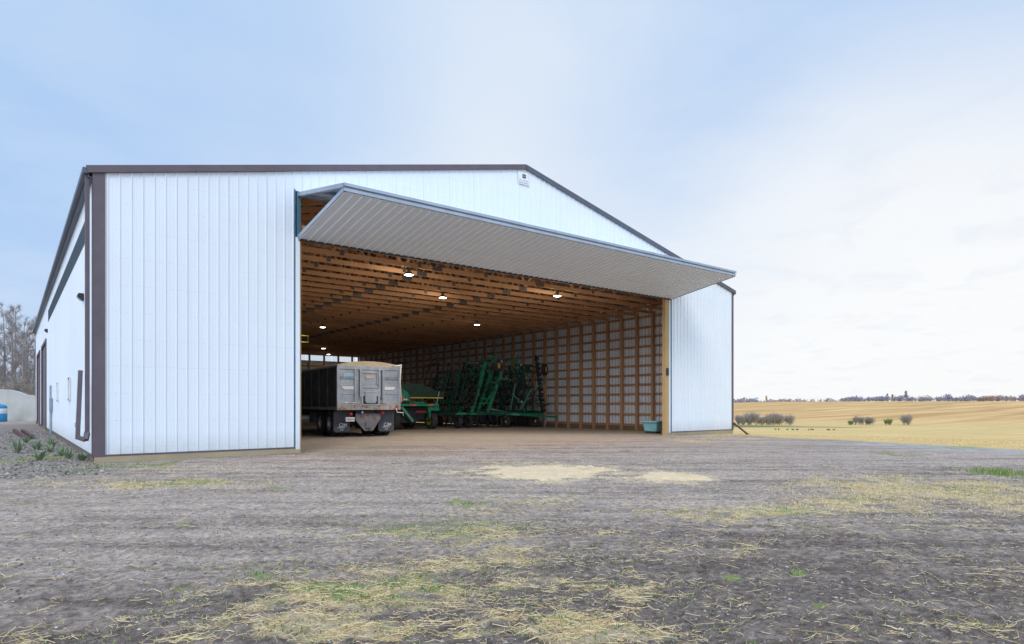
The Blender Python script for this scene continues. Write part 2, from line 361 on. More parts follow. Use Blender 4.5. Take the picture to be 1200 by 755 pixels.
# ------------------------------------------------------------------ ground sheet
def build_ground():
    rr = np.concatenate([[0.3], np.geomspace(.6, 30, 470), np.geomspace(30.6, 3200, 190)])
    c0 = math.atan2(.7865, .6175)          # main view direction
    aa = np.concatenate([c0+np.linspace(-.95, .95, 640), c0+np.linspace(.96, 2*math.pi-.96, 120)])
    A, Rr = np.meshgrid(aa, rr); n, k = Rr.shape
    x = (CX+Rr*np.cos(A)).ravel(); y = (CY+Rr*np.sin(A)).ravel()
    z = ground_z(x, y)
    st = mask(STRAW, x, y); gr = mask(GREEN, x, y, .2)
    fd = field_mask(x, y)
    r = np.hypot(x-CX, y-CY)
    fbz = fbm(x/.35, y/.35, 4)
    # straw also lies in a loose scatter over the near yard
    m1 = np.ones((len(x), 4)); m1[:, 0] = st; m1[:, 1] = gr; m1[:, 2] = fd
    b2 = -x*U[1]+y*U[0]; a = x*U[0]+y*U[1]
    band = fbm(a/6, b2/.8, 4)
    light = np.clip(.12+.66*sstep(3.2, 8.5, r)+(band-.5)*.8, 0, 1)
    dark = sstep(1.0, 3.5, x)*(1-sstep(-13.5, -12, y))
    light = np.clip(light-.24*dark-.5*((y < 0) & (y > -6) & (x > -1) & (x < 25))*np.exp(-np.abs(y+.1)/.35)*((x < 4.6) | (x > 19.8)), 0, 1)  # last term paints contact shade into the soil tone along the front wall
    gravel = np.clip((1-sstep(-.4, 1.0, x))*sstep(-4, -1.5, y+(fbz-.5)*2)*(1-sstep(30, 40, y)), 0, 1)
    inside = sstep(-1.2, 2.2, y+(fbm(x/1.1, y/.5, 4)-.5)*3)*((x > .1) & (x < 24.3) & (y < 39.6))
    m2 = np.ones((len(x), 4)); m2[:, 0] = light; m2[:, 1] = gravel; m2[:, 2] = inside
    # green verge along the hollow, pale gravel lane at the yard edge
    verge = (1-sstep(9, 18, np.abs(r-160-8*(fbm(x/30, y/30, 2)-.5))))*sstep(60, 90, x)*sstep(56, 64, y)
    verge2 = .6*(1-sstep(5, 10, np.abs(r-163)))*sstep(60, 90, x)*sstep(45, 50, y)
    bare = sstep(520, 700, r)*0
    lane = (1-sstep(.7, 1.5, np.abs(x-(21.3-.14*np.clip(-y-1.8, 0, 30)))))*sstep(5, 8, -y)
    far = sstep(175, 260, r)*fd
    m3 = np.ones((len(x), 4)); m3[:, 0] = np.maximum(verge, verge2); m3[:, 1] = lane; m3[:, 2] = far
    m4 = np.ones((len(x), 4)); hal = np.zeros_like(x)
    for gx, gy, g1, g2 in ((6.43, -7.48, 1.45, 1.5), (7.57, -9.64, .75, .8)):
        dx, dy = x-gx, y-gy; e = np.hypot((dx*U[0]+dy*U[1])/g1, (-dx*U[1]+dy*U[0])/g2)+(fbm(x/.3, y/.3, 5, .65)-.5)*2.0; hal = np.maximum(hal, 1-sstep(.7, 1.7, e))
    m4[:, 0] = hal*.6
    idx = np.arange(n*k).reshape(n, k); i0 = idx[:-1]; i1 = idx[1:]
    f = np.stack([i0, np.roll(i0, -1, 1), np.roll(i1, -1, 1), i1], -1).reshape(-1, 4)
    m, t, b, tc = new_mat('yard_and_field_ground')
    pos = t.node('ShaderNodeNewGeometry').outputs['Position']
    def att(nm):
        q = t.node('ShaderNodeAttribute'); q.attribute_name = nm
        s = t.node('ShaderNodeSeparateColor'); t.link(q.outputs['Color'], s.inputs[0]); return s.outputs
    a1, a2, a3 = att('m1'), att('m2'), att('m3')
    rv = t.mapping(pos, (1, 1, 1), (0, 0, R(38.1)))      # aligned with the wheel tracks
    tracks = t.noise(t.mapping(rv, (.12, 1.3, 1)), 2.2, 7, .65)
    n1 = t.noise(pos, 2.2, 8, .65); n2 = t.noise(pos, 16, 8, .72); n3 = t.noise(pos, 75, 6, .75)
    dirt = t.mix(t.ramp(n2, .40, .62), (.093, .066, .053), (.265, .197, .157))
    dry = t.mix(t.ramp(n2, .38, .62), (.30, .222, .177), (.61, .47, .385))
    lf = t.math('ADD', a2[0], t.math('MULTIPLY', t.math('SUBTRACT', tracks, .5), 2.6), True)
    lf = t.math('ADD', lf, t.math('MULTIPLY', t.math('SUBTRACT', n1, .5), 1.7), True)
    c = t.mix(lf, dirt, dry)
    c = t.mix(t.math('MULTIPLY', t.ramp(n3, .58, .68), .7), c, (.50, .44, .38))      # pale pebbles
    c = t.mix(t.math('MULTIPLY', t.ramp(n3, .33, .42, (1, 1, 1, 1), (0, 0, 0, 1)), .55), c, (.05, .041, .04))      # dark crumbs
    # gravel
    vor = t.node('ShaderNodeTexVoronoi'); vor.inputs['Scale'].default_value = 14; t.link(pos, vor.inputs['Vector'])
    gcol = t.mix(t.ramp(t.noise(vor.outputs['Position'], 40, 2), .3, .7), (.15, .12, .10), (.38, .32, .27))
    gcol = t.mix(t.ramp(vor.outputs['Distance'], .03, .06), gcol, (.10, .085, .08)) if False else gcol
    c = t.mix(t.math('MULTIPLY', a2[1], .8), c, gcol)
    # inside floor
    c = t.mix(t.math('MULTIPLY', a2[2], .65), c, t.mix(t.ramp(t.noise(t.mapping(rv, (.5, 3, 1)), 3, 8, .7), .35, .7), (.19, .17, .152), (.44, .385, .315)))
    # straw litter woven from streaks in two directions
    s1 = t.noise(t.mapping(pos, (5, 60, 20), (0, 0, .5)), 1, 6, .7, .8); s2 = t.noise(t.mapping(pos, (60, 6, 20), (0, 0, .9)), 1, 6, .7, .8)
    sm = t.math('MAXIMUM', s1, s2)
    scol = t.mix(t.ramp(t.noise(pos, 30, 6, .7), .3, .7), (.42, .29, .15), (.80, .61, .36))
    thr = t.math('SUBTRACT', t.math('ADD', sm, t.math('MULTIPLY', a1[0], .46)), .80)
    sf = t.math('MULTIPLY', thr, 3.6, True)
    sf = t.math('MULTIPLY', sf, t.math('MULTIPLY', a1[0], 2.5, True))
    c = t.mix(sf, c, scol)
    gthr = t.math('MULTIPLY', t.math('SUBTRACT', t.math('ADD', n2, t.math('MULTIPLY', a1[1], .6)), .72), 5, True)
    gthr = t.math('MULTIPLY', gthr, t.math('MULTIPLY', a1[1], 3, True))
    c = t.mix(t.math('MULTIPLY', gthr, .85), c, t.mix(n3, (.10, .17, .045), (.36, .36, .13)))
    # field
    rows = t.noise(t.mapping(pos, (.05, 1.2, .05), (0, 0, R(-20))), 1, 5, .6)
    rows2 = t.noise(t.mapping(pos, (.006, .09, .01), (0, 0, R(24))), 1.0, 6, .7, .4)
    patch = t.noise(pos, .03, 5, .6)
    fc = t.mix(t.ramp(rows, .3, .7), (.60, .37, .14), (.82, .54, .235))
    fc = t.mix(t.math('MULTIPLY', t.ramp(patch, .4, .65), .55), fc, (.54, .40, .16))
    fc2 = t.mix(t.ramp(rows2, .42, .58), (.50, .28, .11), (.74, .44, .18))
    fc = t.mix(a3[2], fc, fc2)
    fc = t.mix(t.math('MULTIPLY', a3[0], .9), fc, (.11, .16, .045))
    c = t.mix(a1[2], c, fc)
    c = t.mix(t.math('MULTIPLY', t.math('MULTIPLY', a3[1], t.ramp(n1, .35, .6)), .75), c, t.mix(n2, (.30, .27, .25), (.55, .52, .50)))
    a4 = att('m4')
    gh = t.math('MULTIPLY', t.math('SUBTRACT', t.math('ADD', n2, a4[0]), .75), 3, True)
    c = t.mix(t.math('MULTIPLY', gh, .8), c, (.66, .49, .30))
    t.link(c, b.inputs['Base Color']); b.inputs['Roughness'].default_value = .95; b.inputs['Specular IOR Level'].default_value = .15
    bp = t.node('ShaderNodeBump'); bp.inputs['Strength'].default_value = .9; bp.inputs['Distance'].default_value = .03
    h = t.math('ADD', t.math('MULTIPLY', n2, .7), t.math('MULTIPLY', n3, .35))
    t.link(h, bp.inputs['Height']); t.link(bp.outputs[0], b.inputs['Normal'])
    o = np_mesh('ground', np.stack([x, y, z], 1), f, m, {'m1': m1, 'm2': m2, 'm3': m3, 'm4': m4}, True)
    tag(o, 'grey dirt yard running out into yellow stubble fields', 'ground', kind='structure')
build_ground()

# ------------------------------------------------------------------ strands, stones
def prisms(P, D, L, W, lift, bend, rnd, name, mt):
    """three-sided bent straws. P (n,2) centres, D angle, L length, W width"""
    n = len(P); t = np.array([-.5, 0, .5])
    side = rng.normal(0, 1, n)*bend
    cx = P[:, 0, None]+np.cos(D)[:, None]*L[:, None]*t-np.sin(D)[:, None]*side[:, None]*(1-4*t*t)*L[:, None]*.3
    cy = P[:, 1, None]+np.sin(D)[:, None]*L[:, None]*t+np.cos(D)[:, None]*side[:, None]*(1-4*t*t)*L[:, None]*.3
    gz = ground_z(cx.ravel(), cy.ravel()).reshape(n, 3)
    gz = np.maximum(gz, gz.max(1, keepdims=True)-.02)
    cz = gz+.004+lift[:, None]*np.abs(rng.normal(0, 1, (n, 3)))
    nx = -np.sin(D)[:, None]*W[:, None]/2; ny = np.cos(D)[:, None]*W[:, None]/2
    v = np.zeros((n, 3, 3, 3))
    v[:, :, 0] = np.stack([cx+nx, cy+ny, cz], -1); v[:, :, 1] = np.stack([cx-nx, cy-ny, cz], -1)
    v[:, :, 2] = np.stack([cx, cy, cz+W[:, None]*.9], -1)
    base = (np.arange(n)*9)[:, None]
    q = []
    for s in (0, 1):
        for k in range(3):
            q.append(np.stack([base[:, 0]+s*3+k, base[:, 0]+s*3+(k+1) % 3, base[:, 0]+(s+1)*3+(k+1) % 3, base[:, 0]+(s+1)*3+k], 1))
    f = np.concatenate(q); at = np.ones((n*9, 4)); at[:, 0] = np.repeat(rnd, 9)
    return np_mesh(name, v.reshape(-1, 3), f, mt, {'rnd': at})

def blades(P, H, W, lean, rnd, name, mt):
    n = len(P); a = rng.random(n)*6.283; ln = np.abs(rng.normal(0, lean, n))*H
    b0 = rng.random(n)*6.283
    gz = ground_z(P[:, 0], P[:, 1])-.01
    v = np.zeros((n, 5, 3)); dx, dy = np.cos(a), np.sin(a); wx, wy = np.cos(b0)*W/2, np.sin(b0)*W/2
    v[:, 0] = np.stack([P[:, 0]-wx, P[:, 1]-wy, gz], 1); v[:, 1] = np.stack([P[:, 0]+wx, P[:, 1]+wy, gz], 1)
    mx, my = P[:, 0]+dx*ln*.35, P[:, 1]+dy*ln*.35
    v[:, 2] = np.stack([mx+wx*.8, my+wy*.8, gz+H*.6], 1); v[:, 3] = np.stack([mx-wx*.8, my-wy*.8, gz+H*.6], 1)
    v[:, 4] = np.stack([P[:, 0]+dx*ln, P[:, 1]+dy*ln, gz+H*np.clip(1-.4*ln/H, .3, 1)], 1)
    b = np.arange(n)*5
    f = np.concatenate([np.stack([b, b+1, b+2], 1), np.stack([b, b+2, b+3], 1), np.stack([b+3, b+2, b+4], 1)])
    at = np.ones((n*5, 4)); at[:, 0] = np.repeat(rnd, 5)
    return np_mesh(name, v.reshape(-1, 3), f, mt, {'rnd': at})

def scatter(n, r0, r1, spread=.80, power=1.4):
    c0 = math.atan2(.7865, .6175)
    r = r0+(r1-r0)*rng.random(n)**power; a = c0+(rng.random(n)*2-1)*spread
    return np.stack([CX+r*np.cos(a), CY+r*np.sin(a)], 1)
def outside(P): return ~((P[:, 0] > -.05) & (P[:, 1] > -.15) & (P[:, 0] < 24.5))

P = scatter(520000, 2.6, 15, .85, 1.0)
st = mask(STRAW, P[:, 0], P[:, 1]); cl = fbm(P[:, 0]/.12, P[:, 1]/.12, 3)
keep = (rng.random(len(P)) < np.clip(st**1.3*.60*sstep(.36, .66, cl)+.012+.05*sstep(.55, .7, cl), 0, 1)) & outside(P)
P = P[keep]; n = len(P)
D = -.66+rng.normal(0, 1.2, n)
o = prisms(P, D, np.clip(rng.gamma(1.6, .030, n), .012, .26), rng.uniform(.0012, .0034, n), rng.uniform(.001, .014, n), .7, rng.random(n), 'straw', M['straw'])
tag(o, 'loose pale straw scattered in patches over the dirt yard', 'straw', kind='stuff')
P = scatter(420000, 2.6, 20, .85, 1.0)
gm = 1.5*mask(GREEN, P[:, 0], P[:, 1], .3)+.42*mask(STRAW, P[:, 0], P[:, 1]); cl = fbm(P[:, 0]/.1+9, P[:, 1]/.1, 3)
keep = (rng.random(len(P)) < np.clip(gm*.95*sstep(.35, .62, cl)+.14*sstep(.56, .68, cl)*sstep(.42, .62, fbm(P[:, 0]/1.3, P[:, 1]/1.3, 3)), 0, 1)) & outside(P)
P = P[keep]; n = len(P)
tall = 1+3.0*np.exp(-((P[:, 0]-12.8)**2+(P[:, 1]+13.1)**2)/1.2)+.8*np.exp(-((P[:, 0]-.2)**2+(P[:, 1]+1.2)**2)/2)
o = blades(P, rng.uniform(.015, .045, n)*tall, rng.uniform(.004, .009, n), .7, rng.random(n)**1.5, 'grass', M['blade'])
tag(o, 'short green grass and weeds sprouting in the dirt yard', 'grass', kind='stuff')
P = scatter(200000, 8, 34, .85, .9)
sm = mask([q for q in STRAW if q[0] > 6.5 or q[1] > -7], P[:, 0], P[:, 1])
keep = (rng.random(len(P)) < sm*.8) & outside(P); P = P[keep]; n = len(P)
o = blades(P, rng.uniform(.02, .075, n), rng.uniform(.005, .011, n), 1.3, rng.random(n), 'dry_grass', M['straw'])
tag(o, 'dry straw-coloured grass standing in patches at the yard edges', 'grass', kind='stuff')
P = scatter(34000, 20, 60, .85, 1.0); keep = (field_mask(P[:, 0], P[:, 1]) > .6) & (P[:, 0] > 17) & outside(P); P = P[keep]; n = len(P)
o = blades(P, rng.uniform(.03, .08, n), rng.uniform(.012, .03, n), .7, rng.random(n), 'stubble', M['stubble'])
tag(o, 'golden cut stubble standing in the field beyond the yard', 'stubble', kind='stuff')

def stones():
    P = scatter(150000, 2.6, 17, .85, 1.0); g = fbm(P[:, 0]/.6, P[:, 1]/.6, 3)
    keep = (rng.random(len(P)) < .35+.9*sstep(.45, .65, g)) & outside(P); P = P[keep]
    Q = np.stack([rng.uniform(-5, 0, 15000), rng.uniform(-3, 22, 15000)], 1); P = np.concatenate([P, Q]); n = len(P)
    s = np.clip(rng.gamma(1.5, .0024, n), .002, .016); s[-15000:] = np.clip(rng.gamma(2.4, .007, 15000), .006, .05)
    base = np.array([[1, 0, 0], [-1, 0, 0], [0, 1, 0], [0, -1, 0], [0, 0, .7], [0, 0, -.7]], float)
    v = base[None]*(.6+.7*rng.random((n, 6, 1)))*s[:, None, None]
    a = rng.random(n)*6.28; ca, sa = np.cos(a)[:, None], np.sin(a)[:, None]
    x = v[..., 0]*ca-v[..., 1]*sa; y = v[..., 0]*sa+v[..., 1]*ca
    z = v[..., 2]+ground_z(P[:, 0], P[:, 1])[:, None]+s[:, None]*.15
    V = np.stack([x+P[:, 0, None], y+P[:, 1, None], z], -1).reshape(-1, 3)
    T = np.array([[0, 2, 4], [2, 1, 4], [1, 3, 4], [3, 0, 4], [2, 0, 5], [1, 2, 5], [3, 1, 5], [0, 3, 5]])
    f = (np.arange(n)[:, None, None]*6+T[None]).reshape(-1, 3)
    at = np.ones((n*6, 4)); at[:, 0] = np.repeat(rng.random(n)**1.3*.97, 6)
    tag(np_mesh('gravel', V, f, M['stone'], {'rnd': at}), 'small stones and dirt crumbs strewn over the yard', 'gravel', kind='stuff')
stones()

def spill(cx, cy, rx, ry, label):
    # thin low heap with a ragged rim that sinks into the dirt
    k = 110; u = np.linspace(-1.4, 1.4, k); A, B = np.meshgrid(u, u)
    x = cx+A*rx*U[0]-B*ry*U[1]; y = cy+A*rx*U[1]+B*ry*U[0]
    e = np.sqrt(A*A+B*B)+(fbm(x/.3, y/.3, 5, .65)-.5)*1.9
    z = ground_z(x, y)+.03*(1-sstep(.3, 1.1, e))+.012*(1-sstep(.8, 1.1, e))+(fbm(x/.08, y/.08, 3)-.5)*.012-.012
    v = np.stack([x, y, z], -1).reshape(-1, 3)-np.array([cx, cy, 0]); i = np.arange(k*k).reshape(k, k)
    f = np.stack([i[:-1, :-1], i[:-1, 1:], i[1:, 1:], i[1:, :-1]], -1).reshape(-1, 4)
    o = np_mesh('grain_spill', v, f, M['grain'], None, True); o.location = (cx, cy, 0)
    tag(o, label, 'spilled grain', 'pale grain spilled on the yard')
M['grain'] = mat('spilled_grain', (.76, .56, .34), (.60, .43, .26), .95, 0, 9, bump=.5, bscale=60, lo=.3, hi=.75)
spill(6.43, -7.48, 1.3, 1.25, 'larger pale patch of spilled grain in front of the open door')
spill(7.57, -9.64, .62, .62, 'smaller pale patch of spilled grain to the right of the larger one')

# ------------------------------------------------------------------ the shed
W, EV, RG, LN = 24.4, 6.50, 9.35, 39.6
SL, SR, ZD = 4.54, 19.96, 6.85
def roof_z(x): return EV+(RG-EV)*(1-abs(x-W/2)/(W/2))
PROF = [(0, 0), (.010, .022), (.030, .022), (.040, 0), (.095, 0), (.103, .0016), (.113, .0016), (.121, 0), (.155, 0), (.163, .0016), (.173, .0016), (.181, 0)]
def corr(mb, o, u, n, a, b2, zb, zt, v=(0, 0, 1), mi=0, hs=1.0, crest=None):
    """ribbed sheet: origin o, along u from a to b2, ribs towards n, from zb(s) to zt(s) along v"""
    o, u, n, v = Vector(o), Vector(u), Vector(n), Vector(v)
    ss = [(a, 0)]; k0 = int(math.floor(a/.229))
    for k in range(k0, int(b2/.229)+2):
        for p, h in PROF:
            s = k*.229+p
            if a < s < b2: ss.append((s, h))
    ss.append((b2, 0)); vs = []
    fb = zb if callable(zb) else (lambda s: zb); ft = zt if callable(zt) else (lambda s: zt)
    for s, h in ss:
        q = o+u*s+n*h*hs; vs += [q+v*fb(s), q+v*ft(s)]
    b0 = len(mb.m); mb.add(vs, [(2*i, 2*i+2, 2*i+3, 2*i+1) for i in range(len(ss)-1)], mi)
    if crest is not None:
        for i in range(len(ss)-1):
            if max(ss[i][1], ss[i+1][1]) > .01: mb.m[b0+i] = crest

shed = tag(empty('machine_shed'), 'large white ribbed steel machine shed with brown trim and its wide door open', 'shed')
E0 = (0, 0, 0)
# outer sheeting (white) and the greyer inner face
def front(mb, off):
    ztop = lambda s: roof_z(s)-.12
    corr(mb, (0, off, 0), (1, 0, 0), (0, -1, 0), .02, SL-.12, .14, ztop)
    corr(mb, (0, off, 0), (1, 0, 0), (0, -1, 0), SR+.02, W-.02, .14, ztop)
    corr(mb, (0, off, 0), (1, 0, 0), (0, -1, 0), SL-.12, SR+.02, ZD+.03, ztop)
mb = MB(); front(mb, 0); mb.build('front_wall', M['white_steel'], shed, fix=False)
BAND = (5.20, 5.75)
mb = MB()
segs = [(.02, 1.4, .14, 6.3), (1.4, 17.6, .14, BAND[0]), (17.6, 18.6, 2.12, BAND[0]), (18.6, 21, .14, BAND[0]), (1.4, 21, BAND[1], 6.3),
        (21, 22.5, .14, 6.3), (22.5, 28.3, 4.5, 6.3), (28.3, 30.8, .14, 6.3), (30.8, 36.2, 4.5, 6.3), (36.2, 39.58, .14, 6.3)]
for a, b2, z0, z1 in segs: corr(mb, (0, 0, 0), (0, 1, 0), (-1, 0, 0), a, b2, z0, z1)
mb.build('side_wall', M['white_steel'], shed, fix=False)
mb = MB(); corr(mb, (W, 0, 0), (0, 1, 0), (1, 0, 0), .02, LN-.02, .14, 6.3); mb.build('side_wall', M['white_steel'], shed, fix=False)
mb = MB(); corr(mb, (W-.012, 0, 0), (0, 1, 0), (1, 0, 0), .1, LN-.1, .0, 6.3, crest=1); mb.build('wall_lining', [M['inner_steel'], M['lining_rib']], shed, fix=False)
mb = MB(); corr(mb, (0, LN, 0), (1, 0, 0), (0, 1, 0), .02, W-.02, .14, 5.25); corr(mb, (0, LN, 0), (1, 0, 0), (0, 1, 0), .02, W-.02, 5.79, lambda s: roof_z(s)-.1)
corr(mb, (0, LN, 0), (1, 0, 0), (0, 1, 0), .02, .3, 5.25, 5.79)
mb.build('back_wall', M['white_steel'], shed, fix=False)
for k in range(10):
    a = .3+2.38*k; mb = MB(); corr(mb, (0, LN+.01, 0), (1, 0, 0), (0, 1, 0), a+.05, a+2.33, 5.25, 5.79)
    mb.build('light_panel', M['clear'], shed, fix=False)
for k in range(8):
    a = 1.4+2.45*k; mb = MB(); corr(mb, (-.004, 0, 0), (0, 1, 0), (-1, 0, 0), a, a+2.45, BAND[0], BAND[1])
    mb.build('light_panel', M['tint'], shed, fix=False)
# roof
for sgn in (0, 1):
    mb = MB(); ln = math.hypot(W/2+.14, (RG-EV)*(W/2+.14)/(W/2))
    sl = (RG-EV)/(W/2); d = Vector((1, 0, sl)).normalized() if sgn == 0 else Vector((-1, 0, sl)).normalized()
    o = Vector((-.14, 0, EV-.14*sl-.02)) if sgn == 0 else Vector((W+.14, 0, EV-.14*sl-.02))
    nrm = Vector((-sl, 0, 1)).normalized() if sgn == 0 else Vector((sl, 0, 1)).normalized()
    corr(mb, o, (0, 1, 0), nrm, -.04, LN+.04, 0, ln-.01, v=d)
    corr(mb, o-nrm*.006, (0, 1, 0), nrm, -.04, LN+.04, 0, ln-.01, v=d, mi=1)
    mb.build('roof', [M['roof_steel'], M['under_roof']], shed, fix=False)
mb = MB(); mb.beam((W/2, .01, RG-.03), (W/2, LN+.1, RG+.0), .34, .05); mb.build('ridge_cap', M['dark_trim'], shed)
# trims
for y0, nm in ((-.045, 0), (LN+.045, 1)):
    for x0, x1 in ((-.14, W/2), (W+.14, W/2)):
        z0 = EV-.14*(RG-EV)/(W/2)
        mb = MB(); mb.beam((x0, y0, z0-.075), (x1, y0, RG-.075), .07, .155); mb.build('rake_trim', M['brown_trim'] if x0 < 0 else M['dark_trim'], shed)
for x in (0, W):
    s = -1 if x == 0 else 1
    mb = MB(); mb.rng((x+s*.12, -.01, 6.24), (x+s*.10, LN, 6.43)); mb.rng((x+s*.10, -.01, 6.24), (x+s*.0, LN, 6.255)); mb.build('soffit', M['dark_trim'] if x == 0 else M['brown_trim'], shed)
    mb = MB(); mb.rng((x+s*.122, -.04, 6.31), (x+s*.215, LN, 6.315)); mb.rng((x+s*.21, -.04, 6.315), (x+s*.215, LN, 6.43)); mb.rng((x+s*.122, -.045, 6.31), (x+s*.215, -.04, 6.43))
    mb.build('gutter', M['dark_trim'], shed)
    for y in (0, LN):
        q = -1 if y == 0 else 1
        w1 = .20 if x == 0 else .11
        mb = MB(); mb.rng((x+s*.035, y+q*.035, .12), (x-s*w1, y+q*.022, roof_z(w1)-.14)); mb.rng((x+s*.035, y+q*.035, .12), (x+s*.022, y-q*.16, 6.22))
        mb.build('corner_trim', M['brown_trim'], shed)
for a, b2 in ((.2, SL-.12), (SR+.02, W-.11)):
    mb = MB(); mb.rng((a, -.034, .125), (b2, -.002, .165)); mb.build('base_trim', M['brown_trim'], shed)
    mb = MB(); mb.rng((a-.2 if a < 1 else a-.25, -.028, -.12), (b2+.12, .03, .125)); mb.build('skirt_board', M['skirt_wood'], shed)
for x in (-.002, W+.002):
    mb = MB(); mb.rng((x-.025, .03, -.12), (x+.025, LN, .125)); mb.build('skirt_board', M['oldwood'], shed)
mb = MB(); mb.rng((W-.13, .1, -.1), (W-.09, LN-.1, .16)); mb.build('base_board', M['oldwood'], shed)
mb = MB(); mb.rng((-.03, .18, .125), (-.004, 17.6, .165)); mb.build('base_trim', M['brown_trim'], shed)
# downspout with flip-up extension at the near corner
mb = MB(); mb.beam((-.12, .10, 6.32), (-.12, .10, .62), .10, .085, up=(1, 0, 0)); mb.beam((-.12, .10, .66), (-.16, -.02, .50), .10, .085)
mb.beam((-.16, -.02, .50), (-.29, .04, .56), .10, .085)
dsp = mb.build('downspout', M['brown_trim'], shed, bevel=.008)
mb = MB(); mb.beam((-.30, .05, .52), (-.24, .16, 2.02), .10, .085, up=(1, 0, 0)); mb.build('extension', M['brown_trim'], dsp, bevel=.008)
# doors and openings in the long side
for y0, y1 in ((22.5, 28.3), (30.8, 36.2)):
    mb = MB(); mb.rng((.02, y0+.12, .02), (.09, y1-.12, 4.40))
    for k in range(1, 8): mb.rng((.004, y0+.12, .55*k), (.02, y1-.12, .55*k+.03))
    dr = mb.build('overhead_door', M['brown_trim'], shed)
    mb = MB(); mb.rng((-.07, y0-.03, .0), (.09, y0+.12, 4.42)); mb.rng((-.07, y1-.12, 0), (.09, y1+.03, 4.42)); mb.rng((-.07, y0-.03, 4.42), (.09, y1+.03, 4.56))
    mb.build('door_frame', M['brown_trim'], dr)
mb = MB(); mb.rng((-.02, 17.66, .03), (.03, 18.54, 2.05)); md = mb.build('side_door', M['greydoor'], shed)
mb = MB(); mb.rng((-.06, 17.58, 0), (.04, 17.66, 2.12)); mb.rng((-.06, 18.54, 0), (.04, 18.62, 2.12)); mb.rng((-.06, 17.66, 2.05), (.04, 18.54, 2.12)); mb.build('door_frame', M['frame_steel'], md)
mb = MB(); mb.tube([(-.02, 17.78, 1.0), (-.08, 17.78, 1.0), (-.08, 17.9, 1.0)], .012); mb.build('handle', M['chrome'], md)
mb = MB(); mb.rng((-.14, 16.6, 1.0), (-.024, 16.95, 1.55)); mb.tube([(-.07, 16.78, 1.0), (-.07, 16.78, .0)], .03); mb.build('meter_box', M['greydoor'], shed, bevel=.01)
for y in (6.9, 12.9):
    mb = MB()
    mb.rng((-.06, y-.30, 1.40), (-.021, y-.25, 2.1)); mb.rng((-.06, y+.25, 1.40), (-.021, y+.30, 2.1)); mb.rng((-.06, y-.25, 1.40), (-.021, y+.25, 1.45), 1); mb.rng((-.06, y-.25, 2.05), (-.021, y+.25, 2.1), 1)
    wd = mb.build('window', [M['white'], M['dark_trim']], shed)
    mb = MB(); mb.rng((-.035, y-.25, 1.45), (-.022, y+.25, 2.05)); mb.build('pane', M['pane'], wd)
mb = MB(); mb.box((-.04, 4.4, .72), (.04, .10, .13)); mb.build('outlet_box', M['greydoor'], shed, bevel=.008)
for y, z in ((2.35, 3.85), (21.4, 4.75)):
    mb = MB(); mb.prism([(-.022, z), (-.022, z+.17), (-.13, z+.17), (-.16, z+.10), (-.07, z)], 'y', y-.12, y+.12)
    wl = mb.build('wall_light', M['black'], shed, bevel=.008)
    mb = MB(); mb.prism([(-.145, z+.07), (-.162, z+.095), (-.075, z-.006), (-.06, z-.006)], 'y', y-.10, y+.10); mb.build('lens', M['chrome'], wl)
# door jambs
mb = MB(); mb.rng((SL-.12, -.03, .1), (SL, .06, 5.66)); mb.rng((SL-.145, -.036, .1), (SL-.12, .0, ZD+.06), 1); mb.build('door_jamb', [M['white_steel'], M['blue_steel']], shed)
mb = MB(); mb.rng((SL-.08, -.034, 5.66), (SL+.02, .08, ZD+.02)); mb.build('door_rail', M['blue_steel'], shed)
mb = MB(); mb.rng((SL, .02, -.1), (SL+.05, .30, 5.9)); mb.build('jamb_post', M['yellow_wood'], shed)
mb = MB(); mb.rng((SR-.34, .0, -.1), (SR-.12, .16, 5.9)); mb.build('jamb_post', M['yellow_wood'], shed)
mb = MB(); mb.rng((SR-.12, -.02, .05), (SR-.03, .30, 5.62)); mb.rng((SR-.03, -.045, .1), (SR+.02, .06, 5.66), 1); mb.build('door_jamb', [M['white_steel'], M['blue_steel']], shed)
mb = MB(); mb.box((SR-.24, -.03, 2.62), (.13, .05, .30)); mb.build('latch_box', M['black'], shed, bevel=.01)
mb = MB(); yb = [(SL+.05, .03, 2.93), (SL+.24, .03, 2.93), (SL+.24, .03, 3.10), (SL+.05, .03, 3.10)]
mb.tube(yb, .014); mb.build('latch_bracket', M['yellow'], shed)
mb = MB(); mb.rng((SL, .07, ZD), (SR, .14, ZD+.3)); mb.build('door_header', M['wood_x'], shed)
# sign plate under the peak
mb = MB(); mb.rng((11.88, -.045, 8.66), (12.36, -.024, 9.08)); pl = mb.build('sign_plate', M['white'], shed, bevel=.01)
mb = MB(); cxp, czp = 12.13, 8.94
mb.prism([(cxp-.07, czp-.06), (cxp+.05, czp-.06), (cxp+.07, czp-.04), (cxp+.07, czp+.05), (cxp+.05, czp+.065), (cxp-.07, czp+.065)], 'y', -.052, -.046, 0)
mb.rng((cxp-.04, -.056, czp-.005), (cxp+.04, -.053, czp+.015), 1); mb.build('emblem', [M['black'], M['white']], pl)
mb = MB()
for k, (a, b2) in enumerate(((-.18, -.07), (-.04, .03), (.06, .19))): mb.rng((12.1+a, -.052, 8.79), (12.1+b2, -.0455, 8.805))
for a, b2 in ((-.20, -.02), (.03, .22)): mb.rng((12.1+a, -.052, 8.71), (12.1+b2, -.0455, 8.73))
mb.build('lettering', M['frame_steel'], pl)

